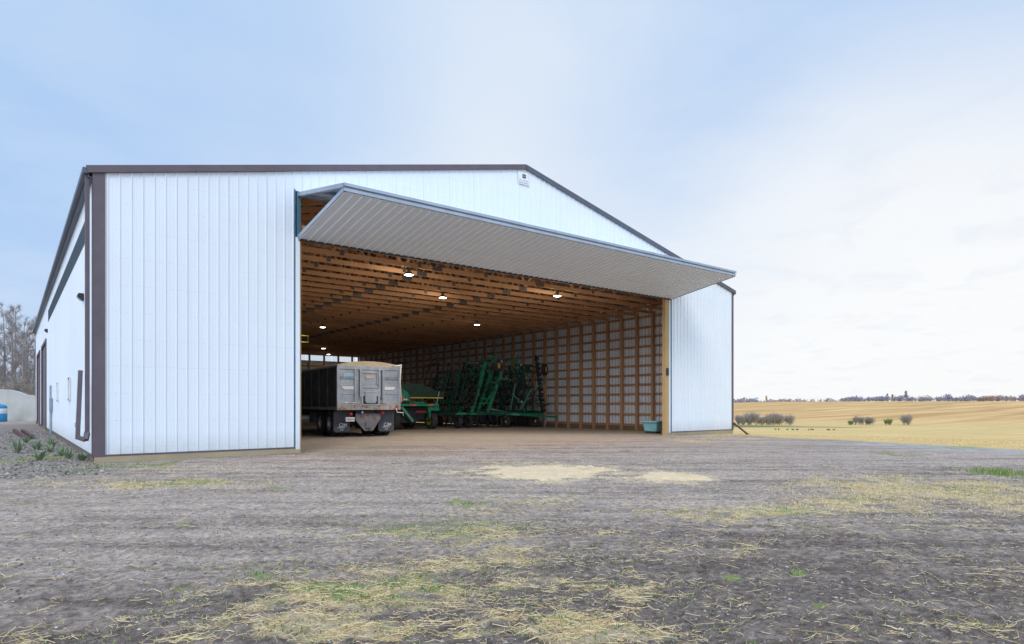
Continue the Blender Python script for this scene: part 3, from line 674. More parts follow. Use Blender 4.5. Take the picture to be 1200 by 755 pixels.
# posts, girts, trusses, purlins
PY = [.30+1.04*k for k in range(38)]
mb = MB(); mb.rng((-.07, -.07, -.1), (.07, .07, 5.86)); pr0 = mb.build('wall_post', M['wood_z'], shed); pr0.location = (W-.16, PY[0], 0)
for k, y in enumerate(PY):
    if k: dup(pr0, shed, (W-.16, y, 0))
    dup(pr0, shed, (.16, y, 0)) if 21.0 > y or y > 22 else None
for k in range(18):
    x = .7+1.35*k
    if k < 22: dup(pr0, shed, (x, LN-.16, 0), (0, 0, R(90)))
for x in (.9, 1.9, 2.9, 3.9, 20.7, 21.7, 22.7, 23.7): dup(pr0, shed, (x, .2, 0), (0, 0, R(90)))
GZ = [.22, .77]+[5.26-.49*k for k in range(8, -1, -1)]+[5.80]
for z in GZ:
    mb = MB(); mb.rng((W-.09, .12, z-.055), (W-.05, LN-.1, z+.055)); mb.build('girt', M['wood_y'], shed)
    if not (BAND[0] < z < BAND[1]):
        mb = MB(); mb.rng((.03, .12, z-.07), (.09, 22.3 if z < 4.6 else LN-.1, z+.07)); mb.build('girt', M['wood_y'], shed)
    if not (5.2 < z < 5.8):
        mb = MB(); mb.rng((.1, LN-.09, z-.07), (W-.1, LN-.03, z+.07)); mb.build('girt', M['wood_x'], shed)
def truss():
    mb = MB(); zb = 5.95
    mb.rng((.05, -.022, zb-.075), (W-.05, .022, zb+.075))
    sl = (RG-EV)/(W/2)
    for s, x0 in ((1, 0.02), (-1, W-.02)): mb.beam((x0, 0, EV-.19), (W/2, 0, RG-.19), .044, .18)
    nodes_b = [.3, 3.92, 6.68, 9.44, 12.2, 14.96, 17.72, 20.48, 24.1]
    nodes_t = [1.9, 5.3, 8.06, 10.82, 13.58, 16.34, 19.1, 22.5]
    for i in range(8):
        xt = nodes_t[i]; zt = roof_z(xt)-.22
        for xb in (nodes_b[i], nodes_b[i+1]): mb.beam((xb, 0, zb+.1), (xt, 0, zt), .04, .09)
    return mb
tr0 = truss().build('truss', M['wood_x'], shed); tr0.location = (0, 1.17-1.08+.0, 0)
mb = MB(); mb.rng((-.20, -.026, -.075), (.20, -.0225, .075)); mb.rng((-.20, .0225, -.075), (.20, .026, .075)); sp0 = mb.build('splice_plate', M['plate'], tr0); sp0.location = (10.14, 0, 5.95)
mb = MB(); mb.rng((-.07, -.026, -.04), (.07, -.0225, .11)); mb.rng((-.07, .0225, -.04), (.07, .026, .11)); sp1 = mb.build('nail_plate', M['plate'], tr0); sp1.location = (6.68, 0, 5.96)
for x in (14.8,): dup(sp0, tr0, (x, 0, 5.95))
for x in (9.44, 12.2, 17.72): dup(sp1, tr0, (x, 0, 5.96))
for k in range(1, 37): dup(tr0, shed, (0, .09+1.08*k+rng.normal(0, .01), 0))
mb = MB(); mb.beam((0, .1, 0), (0, LN-.1, 0), .038, .088); pu0 = mb.build('purlin', M['wood_y'], shed)
pu0.location = (.9, 0, roof_z(.9)-.07)
for k in range(1, 20):
    x = .9+1.19*k
    if abs(x-W/2) > .2: dup(pu0, shed, (x, 0, roof_z(x)-.07))
mb = MB()
for x in (6.1, 12.3, 18.3): mb.rng((x-.045, .1, 6.105), (x+.045, LN-.1, 6.14))
mb.build('truss_brace', M['wood_y'], shed)

# bifold door, folded open
YB, ZL, ZU = -.035, 5.63, 6.83
FL, FU = (-2.93, 6.11), (-2.95, 6.275)      # outer edges of the lower and upper leaves
door = tag(empty('folding_door', ((SL+SR)/2, YB, ZU)), 'wide ribbed steel bifold door folded outward above the shed opening', 'door')
dof = door.location
def leaf(p, q, sgn, name, m1):
    (y0, z0), (y1, z1) = p, q; ln = math.hypot(y1-y0, z1-z0); v = Vector((0, (y1-y0)/ln, (z1-z0)/ln)); n = Vector((0, -v.z, v.y))
    if n.z*sgn < 0: n = -n
    mb = MB(); corr(mb, (SL-.04, y0, z0), (1, 0, 0), n, 0, SR-SL+.08, 0, ln, v=v, hs=1.25, crest=1)
    corr(mb, Vector((SL-.04, y0, z0))-n*.004, (1, 0, 0), n, 0, SR-SL+.08, 0, ln, v=v)
    lf = mb.build(name, [m1, M['crest']] if sgn < 0 else [m1, m1], door, off=dof, fix=False)
    o = Vector((0, y0, z0))-n*.055
    mb = MB()
    for t in (.03, ln*.5, ln-.04): a = o+v*t; mb.beam(Vector((SL-.03, 0, 0))+a, Vector((SR+.03, 0, 0))+a, .07, .09, up=n)
    for k in range(8):
        x = SL+.0+k*(SR-SL)/7; mb.beam(Vector((x, 0, 0))+o+v*.0, Vector((x, 0, 0))+o+v*ln, .07, .088, up=n)
    for k in range(7):
        x = SL+k*(SR-SL)/7; x2 = SL+(k+1)*(SR-SL)/7
        mb.beam(Vector((x, 0, 0))+o+v*.05-n*.02, Vector((x2, 0, 0))+o+v*ln*.5-n*.02, .03, .03, up=n)
    mb.build('leaf_frame', M['frame_steel'], lf, off=dof)
    return lf
lo = leaf((YB, ZL), FL, -1, 'lower_leaf', M['door_steel'])
up = leaf((YB, ZU), FU, 1, 'upper_leaf', M['white_steel'])
mb = MB(); mb.beam((SL-.06, FL[0]-.03, FL[1]+.035), (SR+.06, FL[0]-.03, FL[1]+.035), .03, .07); mb.build('edge_channel', M['frame_steel'], door, off=dof)
mb = MB(); mb.beam((SL-.06, FU[0]-.035, FU[1]-.02), (SR+.06, FU[0]-.035, FU[1]-.02), .03, .07); mb.build('edge_channel', M['frame_steel'], door, off=dof)
mb = MB(); mb.beam((SL-.05, FL[0]+.02, 6.19), (SR+.05, FL[0]+.02, 6.19), .03, .10); mb.build('seal', M['black'], door, off=dof)
for x in (SL-.055, SR+.055):
    mb = MB(); mb.beam((x, YB, ZL+.03), (x, FL[0], FL[1]+.03), .02, .10); mb.beam((x, YB, ZU-.04), (x, FU[0], FU[1]-.03), .02, .10); mb.build('end_trim', M['frame_steel'], door, off=dof)
mb = MB(); mb.beam((SL-.02, YB, ZL-.03), (SR, YB, ZL-.03), .05, .05); mb.build('bottom_seal', M['black'], door, off=dof)

# hanging lamps
LAMPS = [(9.16, 2.48, 'bright round lamp hanging near the shed mouth on the left'), (12.52, 5.71, 'bright round lamp hanging second back from the shed mouth'),
         (15.94, 2.5, 'bright round lamp hanging nearest the shed mouth on the right'), (18.73, 12.13, 'bright round lamp hanging near the middle of the shed above the green machines'),
         (12.5, 18.48, 'bright round lamp hanging half way back above the truck'), (17.79, 31.65, 'bright round lamp hanging far back in the shed'), (20.4, 37.06, 'small bright lamp hanging farthest back near the end windows')]
def lamp(x, y, label):
    far = y > 11
    z = 5.66
    e = tag(empty('hanging_lamp', (x, y, z)), label, 'lamp', 'lamps hanging from the trusses')
    mb = MB(); mb.lathe([(.0, .20), (.05, .20), (.06, .12), (.10, .10), (.17, .03), (.18, .0), (.15, .0), (.15, .012), (0, .012)], axis='z'); mb.build('housing', M['chrome'], e)
    mb = MB(); mb.lathe([(0, -.012), (.13, -.008), (.148, .008)], axis='z'); mb.build('lens', M['lens'], e)
    mb = MB(); mb.tube([(0, 0, .2), (0, 0, .34)], .008); mb.build('hook', M['chrome'], e)
    li = bpy.data.lights.new('lamp_light', 'AREA'); li.shape = 'DISK'; li.size = .3; li.energy = 12 if far else 150; li.color = (1, .90, .76); li.spread = R(170)
    lo2 = bpy.data.objects.new('lamp_light', li); col.objects.link(lo2); lo2.parent = e; lo2.location = (0, 0, -.03)
    lu = bpy.data.lights.new('lamp_glow', 'POINT'); lu.energy = 2 if far else 28; lu.color = (1, .88, .72); lu.shadow_soft_size = .12
    l3 = bpy.data.objects.new('lamp_glow', lu); col.objects.link(l3); l3.parent = e; l3.location = (0, 0, -.16)
for l in LAMPS: lamp(*l)

# ------------------------------------------------------------------ wheels
def wheel(parent, loc, r, w, rim, rotz=0, name='wheel', dish=1, hubr=.55, lugs=True):
    """axle along x; dish=+1 puts the hub face towards +x"""
    mb = MB(); mb.lathe([(0, dish*w*.30), (r*.13, dish*w*.30), (r*.15, dish*w*.2), (r*.15, 0)], n=16)
    for k in range(8):
        t = k*math.pi/4; mb.box((dish*w*.17, r*.27*math.cos(t), r*.27*math.sin(t)), (w*.12, r*.05, r*.05))
    h = mb.build(name, rim, parent); h.location = loc; h.rotation_euler = (0, 0, rotz)
    mb = MB(); a = r*hubr
    mb.lathe([(a, -w*.40), (a*1.04, -w*.46), (r*.80, -w*.5), (r*.93, -w*.46), (r*.985, -w*.36), (r, -w*.2), (r, w*.2), (r*.985, w*.36), (r*.93, w*.46), (r*.80, w*.5), (a*1.04, w*.46), (a, w*.40)], n=32)
    if lugs:
        for k in range(26):
            t = k*2*math.pi/26; Mx = Matrix.Rotation(t, 3, 'X')
            for sx in (-1, 1): mb.box(Mx @ Vector((sx*w*.24, 0, r*1.0)), (w*.34, r*.09, r*.035), M=Mx @ Matrix.Rotation(sx*.3, 3, 'Z'))
    mb.build('tyre', M['rubber'], h)
    mb = MB(); mb.lathe([(a*.99, -w*.42), (a*.9, -w*.36), (a*.86, 0), (a*.9, w*.36), (a*.99, w*.42)], n=24)
    mb.lathe([(a*.86, dish*w*.05), (a*.6, dish*w*.12), (a*.35, dish*w*.16), (0, dish*w*.16)], n=24); mb.build('rim', rim, h)
    return h
def text(parent, s, size, loc, rot, m, name='lettering'):
    cu = bpy.data.curves.new(name, 'FONT'); cu.body = s; cu.size = size; cu.align_x = 'CENTER'; cu.align_y = 'CENTER'; cu.extrude = .002; cu.offset = size*.012
    to = bpy.data.objects.new(name, cu); me = bpy.data.meshes.new_from_object(to); bpy.data.objects.remove(to); me.name = name
    me.materials.clear(); me.materials.append(m)
    o = bpy.data.objects.new(name, me); col.objects.link(o); o.parent = parent; o.location = loc; o.rotation_euler = rot; return o

# ------------------------------------------------------------------ grain truck (rear towards the yard)
tk = tag(empty('grain_truck', (9.64, 6.50, 0), R(-6.2)), 'grain truck with silver tailgate and black box sides parked at the left of the shed', 'truck')
BW, Z0, Z1, BL = 1.27, 1.07, 2.80, 6.2
for s in (-1, 1):
    mb = MB(); x = s*BW
    mb.rng((x-s*.05, .06, Z0+.12), (x-s*.012, BL, Z1-.06))
    for z in (1.30, 1.62, 1.94, 2.26, 2.58): mb.prism([(z, x-s*.012), (z+.03, x+s*.02), (z+.07, x+s*.02), (z+.10, x-s*.012)][::1], 'x', 0, 0) if False else mb.rng((x-s*.012, .08, z), (x+s*.014, BL-.02, z+.055))
    for k in range(6): y = .10+k*1.2; mb.rng((x-s*.012, y-.03, Z0+.12), (x+s*.03, y+.03, Z1-.06))
    sd = mb.build('box_side', M['dusty'], tk, bevel=.006)
    mb = MB(); mb.rng((x-s*.07, .0, Z1-.07), (x+s*.02, BL, Z1)); mb.build('top_rail', M['silver'], sd, bevel=.008)
    mb = MB(); mb.rng((x-s*.06, .0, Z0), (x+s*.02, BL, Z0+.12)); mb.rng((x+s*.021, 0.02, Z0+.05), (x+s*.028, BL, Z0+.075)); mb.build('bottom_rail', M['silver'], sd, bevel=.008)
mb = MB(); mb.rng((-BW, .06, Z0+.02), (BW, BL, Z0+.10)); mb.build('box_floor', M['rusty'], tk)
mb = MB(); mb.rng((-BW, BL-.05, Z0), (BW, BL, Z1+.15)); mb.build('box_front', M['dusty'], tk)
# tailgate
tg = MB(); tg.rng((-BW+.07, .015, Z0+.26), (BW-.07, .05, Z1-.09)); tg = tg.build('tailgate', M['silver'], tk)
mb = MB()
mb.rng((-BW-.02, -.03, Z0), (-BW+.075, .055, Z1)); mb.rng((BW-.075, -.03, Z0), (BW+.02, .055, Z1)); mb.rng((-BW+.075, -.028, Z1-.16), (BW-.075, .05, Z1-.02))
for x in (-.565, .565): mb.rng((x-.05, -.045, Z0+.02), (x+.05, .012, Z1-.16))
for x in (-.36, .40): mb.rng((x-.045, -.045, Z0+.5), (x+.045, .012, Z1-.16))
for z in (2.33, 2.02, 1.70): mb.rng((-BW+.075, -.012, z-.02), (-.615, .014, z+.02)); mb.rng((.615, -.012, z-.02), (BW-.075, .014, z+.02))
mb.rng((-.31, -.04, 2.50), (.35, .012, 2.56)); mb.rng((-.31, -.04, 1.92), (.35, .012, 2.0)); mb.rng((-.31, -.035, 2.06), (-.26, .012, 2.5)); mb.rng((.30, -.035, 2.06), (.35, .012, 2.5))
mb.build('gate_frame', M['silver'], tg, bevel=.006)
mb = MB()
for z in (2.30, 2.40): mb.rng((-BW+.08, -.006, z-.045), (-.62, .0145, z-.035)); mb.rng((.62, -.006, z-.045), (BW-.08, .0145, z-.035))
for x in (-.505, -.42, .46, .505): mb.rng((x-.008, -.01, Z0+.4), (x+.008, .0145, Z1-.17))
for x in (-1.1, -.86, .75, 1.05): mb.rng((x-.16, -.004, 2.30), (x+.16, .0143, 2.312))
mb.build('seam', M['black'], tg)
mb = MB(); mb.rng((-.26, .0, 2.08), (.30, .013, 2.48)); mb.build('hatch', M['silver'], tg)
mb = MB(); mb.rng((-.16, -.03, 2.30), (.20, -.003, 2.41)); mb.build('label_plate', M['tarp'], tg, bevel=.005)
mb = MB(); mb.rng((-1.03, -.005, 2.34), (-.62, .012, 2.50)); mb.build('sticker', M['sticker'], tg)
for a, b2 in ((-1.14, -.63), (.63, 1.10)):
    mb = MB(); s = 1 if a < 0 else 1
    mb.prism([(a, 1.99), (b2, 1.99), (b2, 1.86), (a+.12, 1.86)] if a < 0 else [(a, 1.99), (b2, 1.99), (b2-.12, 1.86), (a, 1.86)], 'y', -.02, .013); mb.build('rub_strip', M['white'], tg)
# chute
mb = MB(); mb.rng((-.34, -.055, 1.24), (.40, .012, 1.90)); ch = mb.build('chute_frame', M['silver'], tg, bevel=.006)
mb = MB(); mb.rng((-.27, -.062, 1.30), (.33, -.056, 1.62)); mb.build('chute_opening', M['black'], ch)
mb = MB(); mb.prism([(-.20, 1.78), (.26, 1.78), (.26, 1.42), (.20, 1.33), (-.14, 1.33), (-.20, 1.42)], 'y', -.10, -.063); mb.rng((-.24, -.11, 1.74), (.30, -.06, 1.79)); mb.build('chute_door', M['silver'], ch, bevel=.008)
mb = MB(); mb.rng((-BW-.01, -.05, Z0-.0), (-.345, .02, Z0+.30)); mb.rng((.405, -.05, Z0), (BW+.01, .02, Z0+.30)); mb.rng((-.345, -.05, Z0), (.405, .02, Z0+.16))
mb.build('rear_sill', M['rusty'], tk, bevel=.006)
mb = MB(); mb.rng((-1.0, -.07, Z0+.27), (-.85, -.052, Z0+.31)); mb.tube([(-.85, -.07, Z0+.29), (-.4, -.07, Z0+.26), (-.36, -.07, Z0+.10)], .012); mb.build('latch_rod', M['white'], tk)
# grain tarp: arched cover, roll arm and crank
mb = MB(); xs = np.linspace(-BW, BW, 15); prof = [(x, Z1+.005+.17*(1-(x/BW)**2)**.8) for x in xs]
for y in np.linspace(.0, BL, 2): pass
vs = []; nn = 13
for j in range(nn):
    y = -.01+j*(BL+.02)/(nn-1)
    for (x, z) in prof: vs.append((x, y, z+.012*math.sin(j*2.3+x*3)))
mb.add(vs, [(j*15+i, j*15+i+1, (j+1)*15+i+1, (j+1)*15+i) for j in range(nn-1) for i in range(14)], 0, True)
mb.add([(x, -.012, z) for x, z in prof]+[(x, -.012, Z1-.03) for x, z in prof], [(i, i+1, i+16, i+15) for i in range(14)])
mb.build('tarp', M['tarp'], tk, fix=False)
mb = MB(); mb.tube([(BW+.03, -.08, Z0+.30), (BW-.03, -.10, 2.2), (BW+.02, -.06, Z1+.05), (BW+.02, .1, Z1+.06)], .022)
mb.tube([(BW+.02, -.08, Z1+.06), (BW+.02, BL, Z1+.05)], .03); mb.tube([(BW+.02, -.05, Z1+.03), (BW-.35, -.05, Z1+.02)], .018)
mb.build('roll_arm', M['white'], tk)
mb = MB(); mb.tube([(BW-.18, -.05, Z0+.06), (BW-.16, -.10, Z0-.10), (BW+.10, -.10, Z0-.12), (BW+.10, -.10, Z0-.24)], .016); mb.build('crank', M['white'], tk)
# chassis
mb = MB()
for s in (-1, 1): mb.rng((s*.42-.04, .25, .80), (s*.42+.04, 9.2, 1.04))
for y in (.3, 1.9, 3.6, 5.2): mb.rng((-.38, y, .84), (.38, y+.08, 1.0))
mb.rng((-1.2, .42, 1.0), (1.2, .50, 1.06))
for y in (1.28, 2.62): mb.tube([(-1.0, y, .52), (1.0, y, .52)], .09); mb.lathe([(0, -.2), (.2, -.12), (.22, 0), (.2, .12), (0, .2)], (0, y, .52), n=14)
mb.build('chassis', M['black'], tk)
mb = MB(); mb.prism([(-.50, .92), (.52, .92), (.52, .72), (.20, .24), (-.14, .24), (-.50, .66)], 'y', .16, .20)
mb.rng((-.10, .10, .36), (.16, .16, .60)); mb.tube([(.02, .13, .3), (.02, .02, .3), (.10, -.02, .34)], .03); mb.build('hitch_plate', M['rust'], tk, bevel=.006)
for y in (1.28, 2.62):
    for s in (-1, 1):
        wheel(tk, (s*1.10, y, .52), .52, .27, M['chrome'], dish=s)
        wheel(tk, (s*.78, y, .52), .52, .27, M['black'], dish=-s)
for s, a, b2 in ((-1, -1.26, -.62), (1, .56, 1.22)):
    mb = MB(); mb.prism([(a, 1.02), (b2, 1.02), (b2, .26), (b2-.07, .19), (a+.07, .19), (a, .26)], 'y', .52, .535)
    fl = mb.build('mud_flap', M['dusty'] if False else M['flap'] if 'flap' in M else M['rubber'], tk, bevel=.003)
    c = (a+b2)/2
    text(fl, 'CIM', .19, (c+.05, .515, .47), (R(90), 0, 0), M['white']); text(fl, 'HARVEST', .075, (c-.0, .515, .375), (R(90), 0, 0), M['white']); text(fl, 'LTD', .07, (c, .515, .29), (R(90), 0, 0), M['white'])
mb = MB(); mb.rng((-.93, .05, .62), (-.58, .06, .79)); lp = mb.build('number_plate', M['white'], tk, bevel=.003)
mb = MB()
for k in range(6): mb.rng((-.89+k*.05, .046, .67), (-.865+k*.05, .0495, .74))
mb.build('lettering', M['red'], lp)
for x, z in ((-.72, .90), (.56, .95)):
    mb = MB(); mb.lathe([(0, -.05), (.06, -.045), (.075, -.01), (.075, .03), (0, .03)], (x, .08, z), 'y', 16); mb.build('tail_light', M['red'], tk)
    mb = MB(); mb.tube([(x, .1, z+.06), (x, .12, 1.04)], .015); mb.build('light_bracket', M['black'], tk)
for x in (-1.0, 1.12): mb = MB(); mb.rng((x-.07, -.056, Z0+.03), (x+.07, -.051, Z0+.08)); mb.build('reflector', M['orange'], tk)
mb = MB(); mb.lathe([(0, -.03), (.035, -.02), (.04, .03), (0, .04)], (-.28, .02, .97), 'y', 12); mb.build('work_light', M['white'], tk)
mb = MB(); mb.rng((-1.18, 3.55, .50), (-.62, 4.5, .98)); mb.build('toolbox', M['dusty'], tk, bevel=.02)
mb = MB(); mb.tube([(.9, 3.6, .75), (.9, 4.9, .75)], .27, 20); mb.build('fuel_tank', M['chrome'], tk)
# cab
mb = MB()
mb.prism([(6.45, .9), (6.45, 2.55), (6.6, 2.68), (7.55, 2.62), (7.95, 1.85), (9.5, 1.62), (9.72, 1.3), (9.72, .75), (8.95, .75), (8.75, 1.15), (8.15, 1.15), (7.9, .75)], 'x', -1.05, 1.05)
cab = mb.build('cab', M['dusty'], tk, bevel=.03)
for s in (-1, 1):
    mb = MB(); mb.rng((s*1.052, 6.6, .95), (s*1.075, 7.75, 1.80)); dr = mb.build('door', M['dusty'], cab, bevel=.01)
    mb = MB(); mb.prism([(6.68, 1.84), (6.68, 2.48), (7.42, 2.46), (7.72, 1.84)], 'x', s*1.052, s*1.062); mb.build('window', M['glass'], cab)
    mb = MB(); mb.rng((s*1.15, 7.72, 1.7), (s*1.35, 7.76, 2.2)); mb.tube([(s*1.05, 7.7, 2.1), (s*1.2, 7.74, 2.1)], .015); mb.build('mirror', M['chrome'], cab)
    mb = MB(); mb.lathe([(0, .03), (.1, .02), (.11, 0)], (s*.75, 9.73, 1.1), 'y', 14); mb.build('headlight', M['chrome'], cab)
    wheel(tk, (s*.98, 8.45, .50), .50, .27, M['chrome'], dish=s)
mb = MB(); mb.prism([(7.62, 2.50), (7.93, 1.90), (7.95, 1.92), (7.64, 2.52)], 'x', -.92, .92); mb.build('windscreen', M['glass'], cab)
mb = MB(); mb.rng((-1.15, 9.76, .5), (1.15, 9.9, .8)); mb.build('bumper', M['chrome'], cab, bevel=.02)
mb = MB(); mb.rng((-.45, 9.73, .85), (.45, 9.75, 1.45)); mb.build('grille', M['chrome'], cab)
mb = MB(); mb.tube([(1.15, 6.3, 1.0), (1.15, 6.3, 2.9)], .07, 12); mb.build('exhaust', M['chrome'], cab)

# ------------------------------------------------------------------ swather behind the truck
ox, oy = 14.9, 11.7
sw = tag(empty('swather', (ox, oy, 0)), 'green harvesting machine with black cover and yellow wheel hubs parked right of the truck', 'farm machine')
o3 = (ox, oy, 0)
G = lambda f, name, m, bev=.012, par=None: (lambda mb: (f(mb), mb.build(name, m, par or sw, bevel=bev))[1])(MB())
G(lambda b: (b.rng((-1.45, -.10, 1.20), (1.05, .02, 1.32)), b.rng((-1.3, 0, 1.1), (-1.15, 3.6, 1.3)), b.rng((.85, .02, 1.1), (1.0, 3.6, 1.28))), 'frame', M['green'])
G(lambda b: b.prism([(-1.5, 1.45), (-1.5, 2.30), (-.05, 2.36), (.22, 2.32), (1.12, 1.98), (1.55, 1.95), (1.5, 1.68), (-.4, 1.62)], 'y', .1, 2.9), 'hood_cover', M['greencloth'], .03)
G(lambda b: b.prism([(-1.6, 1.5), (-1.6, 2.2), (-1.1, 2.12), (-.80, 1.92), (-.62, 1.72), (-.62, 1.42)], 'y', -.15, .09), 'engine_panel', M['green'], .04)
G(lambda b: (b.rng((-1.58, -.17, 1.88), (-1.0, -.155, 1.92)), b.rng((-1.55, -.17, 2.0), (-1.1, -.155, 2.03))), 'grille', M['black'], 0)
G(lambda b: b.rng((-.62, -.02, 1.60), (1.38, .09, 1.65)), 'stripe', M['yellow'], .004)
G(lambda b: b.beam((-1.05, -.02, 1.16), (-.38, .02, .42), .13, .06, up=(0, 1, 0)), 'strut', M['teal'], .008)
G(lambda b: b.beam((.95, -.03, 1.28), (1.12, -.02, 1.95), .04, .05, up=(0, 1, 0)), 'strut', M['chrome'], .004)
G(lambda b: b.prism([(.50, 1.30), (1.0, 1.36), (1.18, 1.12), (1.18, .95), (.70, .98), (.66, .6), (.58, .6)], 'y', .05, .30), 'fork', M['green'])
G(lambda b: (b.rng((-.62, -.06, 1.33), (.25, .04, 1.42)),), 'gearbox', M['green'], .02)
G(lambda b: b.prism([(-1.4, .35), (-1.3, 1.1), (.5, 1.15), (.45, .6), (-.2, .35)], 'y', .3, 2.6), 'underbody', M['blackcloth'], .03)
for a, b2 in ((-.62, -.28), (.40, .72)): G(lambda b: b.rng((a, -.125, 1.22), (b2, -.101, 1.30)), 'reflector', M['orange'], .004)
G(lambda b: b.rng((-1.30, -.19, 1.45), (-1.05, -.16, 1.72)), 'warning_sign', M['orange'], .004)
G(lambda b: (b.rng((-1.02, -.18, 1.50), (-.93, -.16, 1.57)), b.rng((-.90, -.18, 1.50), (-.82, -.16, 1.57))), 'lettering', M['white'], 0)
G(lambda b: b.rng((-.25, -.06, .88), (.32, .03, .96)), 'tail_light', M['red'], .01)
wheel(sw, (.98, .55, .46), .46, .34, M['yellow'], dish=-1); wheel(sw, (-1.2, .55, .46), .46, .34, M['yellow'], dish=-1)
wheel(sw, (1.0, 3.0, .6), .6, .42, M['yellow'], dish=1); wheel(sw, (-1.15, 3.0, .6), .6, .42, M['yellow'], dish=-1)
G(lambda b: b.tube([(-1.2, .55, .46), (.98, .55, .46)], .05), 'axle', M['black'], 0)

# ------------------------------------------------------------------ folded cultivator
cx0, cy0 = 20.2, 14.4
cu = tag(empty('cultivator', (cx0, cy0, 0)), 'big green folded cultivator bristling with dark shanks against the right wall of the shed', 'cultivator')
C3 = (cx0, cy0, 0)
def part(name, m, f, bev=.0, par=None):
    mb = MB(); f(mb); return mb.build(name, m, par or cu, off=C3, bevel=bev)
# base frame
for y in (11.75, 13.1, 14.4, 15.8, 17.1):
    part('frame_beam', M['green'] if y < 12 else M['dgreen'], lambda b: b.beam((17.1, y, .80), (23.1, y, .72), .12, .12), .008)
for x in (17.3, 18.7, 20.2, 21.7, 22.9):
    part('frame_beam', M['dgreen'], lambda b: b.beam((x, 11.7, .88), (x, 17.2, .88), .10, .10), .008)
part('drawbar', M['green'], lambda b: (b.beam((20.9, 11.1, .72), (23.55, 10.95, .56), .14, .11), b.beam((20.9, 11.1, .72), (20.0, 11.9, .80), .12, .12)), .01)
part('drawbar', M['dgreen'], lambda b: (b.beam((18.3, 11.6, .86), (21.2, 11.3, .82), .10, .10)), .01)
# left wing: slanted beams carrying shanks
WL = [(12.1, 'green', 3.62), (13.3, 'green', 3.5), (14.5, 'green', 3.3), (15.7, 'green', 3.3), (16.9, 'dgreen', 3.1)]
for y, m, zt in WL:
    part('wing_beam', M[m], lambda b: b.beam((18.35, y, .85), (18.35+.34*(zt-.8), y, zt), .17, .14, up=(0, 1, 0)), .008)
for z in (1.25, 2.2, 3.2):
    x = 18.35+.34*(z-.85); part('wing_beam', M['dgreen'], lambda b: b.beam((x+.02, 12.0, z), (x+.02, 17.0, z), .08, .08), .006)
# second slanted pair (bright ladder frame facing us)
for y, xo in ((11.72, 19.15), (12.6, 19.1)):
    part('wing_beam', M['green'], lambda b: b.beam((xo, y, .9), (xo+.95, y, 3.1), .17, .13, up=(0, 1, 0)), .008)
for z in (1.35, 1.6, 2.5):
    x = 19.15+.43*(z-.9); part('cross_tube', M['green'], lambda b: b.beam((x-.75, 11.75, z), (x, 11.72, z), .07, .07), .004)
part('cross_tube', M['teal'], lambda b: b.tube([(19.9, 11.6, 2.75), (21.0, 11.55, 2.62), (20.95, 11.55, 2.4), (20.55, 11.5, .95)], .035))
part('cross_tube', M['teal'], lambda b: b.tube([(20.7, 11.5, 1.9), (21.3, 11.4, 1.35), (21.5, 11.4, .85)], .025))
part('cross_tube', M['teal'], lambda b: b.tube([(19.2, 11.6, 1.05), (20.4, 11.5, .85)], .03))
part('cross_tube', M['teal'], lambda b: b.tube([(21.25, 11.4, 1.0), (21.9, 11.4, 2.05), (22.6, 11.45, 2.35), (23.2, 11.5, 2.55)], .035))
part('cross_tube', M['green'], lambda b: b.beam((18.9, 11.8, 1.2), (19.9, 11.9, 2.3), .06, .06), .004)
# right wing
for y, m, zt in ((12.2, 'dgreen', 3.6), (13.4, 'dgreen', 3.6), (14.6, 'dgreen', 3.5), (15.8, 'dgreen', 3.4), (17.0, 'dgreen', 3.4)):
    part('wing_beam', M[m], lambda b: b.beam((22.3, y, .85), (22.3-.12*(zt-.8), y, zt), .12, .11, up=(0, 1, 0)), .008)
for z in (1.3, 2.2, 3.1):
    x = 22.3-.12*(z-.85); part('wing_beam', M['dgreen'], lambda b: b.beam((x, 12.1, z), (x, 17.1, z), .08, .08), .006)
for y in (11.9, 14.4):
    part('top_arm', M['green'], lambda b: (b.beam((19.75, y, 3.72), (21.35, y, 3.78), .11, .12), b.beam((19.55, y, 3.5), (19.9, y, 3.95), .12, .10, up=(0, 1, 0)), b.beam((21.35, y, 3.2), (21.42, y, 4.15), .07, .07, up=(0, 1, 0))), .008)
part('top_arm', M['dgreen'], lambda b: (b.beam((21.4, 12, 3.62), (23.2, 12.0, 3.45), .07, .07), b.beam((21.4, 12, 3.3), (22.6, 12.0, 3.25), .10, .10), b.beam((19.0, 12.3, 2.35), (23.0, 12.3, 2.3), .05, .05)), .004)
part('hinge_bracket', M['green'], lambda b: b.rng((19.30, 11.8, 3.85), (19.70, 11.9, 3.98)), .01)
part('hinge_bracket', M['dgreen'], lambda b: b.rng((22.0, 11.9, 3.15), (22.35, 12.0, 3.6)), .01)
for p, q in (((20.9, 12.2, 3.0), (21.4, 13.2, 1.2)), ((21.6, 12.2, 2.9), (20.6, 14.2, 1.4)), ((19.8, 13.2, 1.0), (20.4, 13.2, 3.4))):
    part('lift_ram', M['dgreen'], lambda b: (b.tube([p, Vector(p).lerp(Vector(q), .6)], .05), b.tube([Vector(p).lerp(Vector(q), .6), q], .025)))
for k in range(7):
    a = Vector((19.2+.55*k, 11.9+.2*(k % 3), 1.0+.3*(k % 2))); e = a+Vector((rng.uniform(-.3, .9), rng.uniform(0, 1.5), rng.uniform(1.5, 2.6)))
    mid = (a+e)/2+Vector((rng.uniform(-.3, .3), 0, rng.uniform(-.1, .5)))
    part('hose', M['black'], lambda b: b.tube([a, a.lerp(mid, .5)+Vector((0, 0, .12)), mid, mid.lerp(e, .5)+Vector((0, 0, -.1)), e], .022, 6))
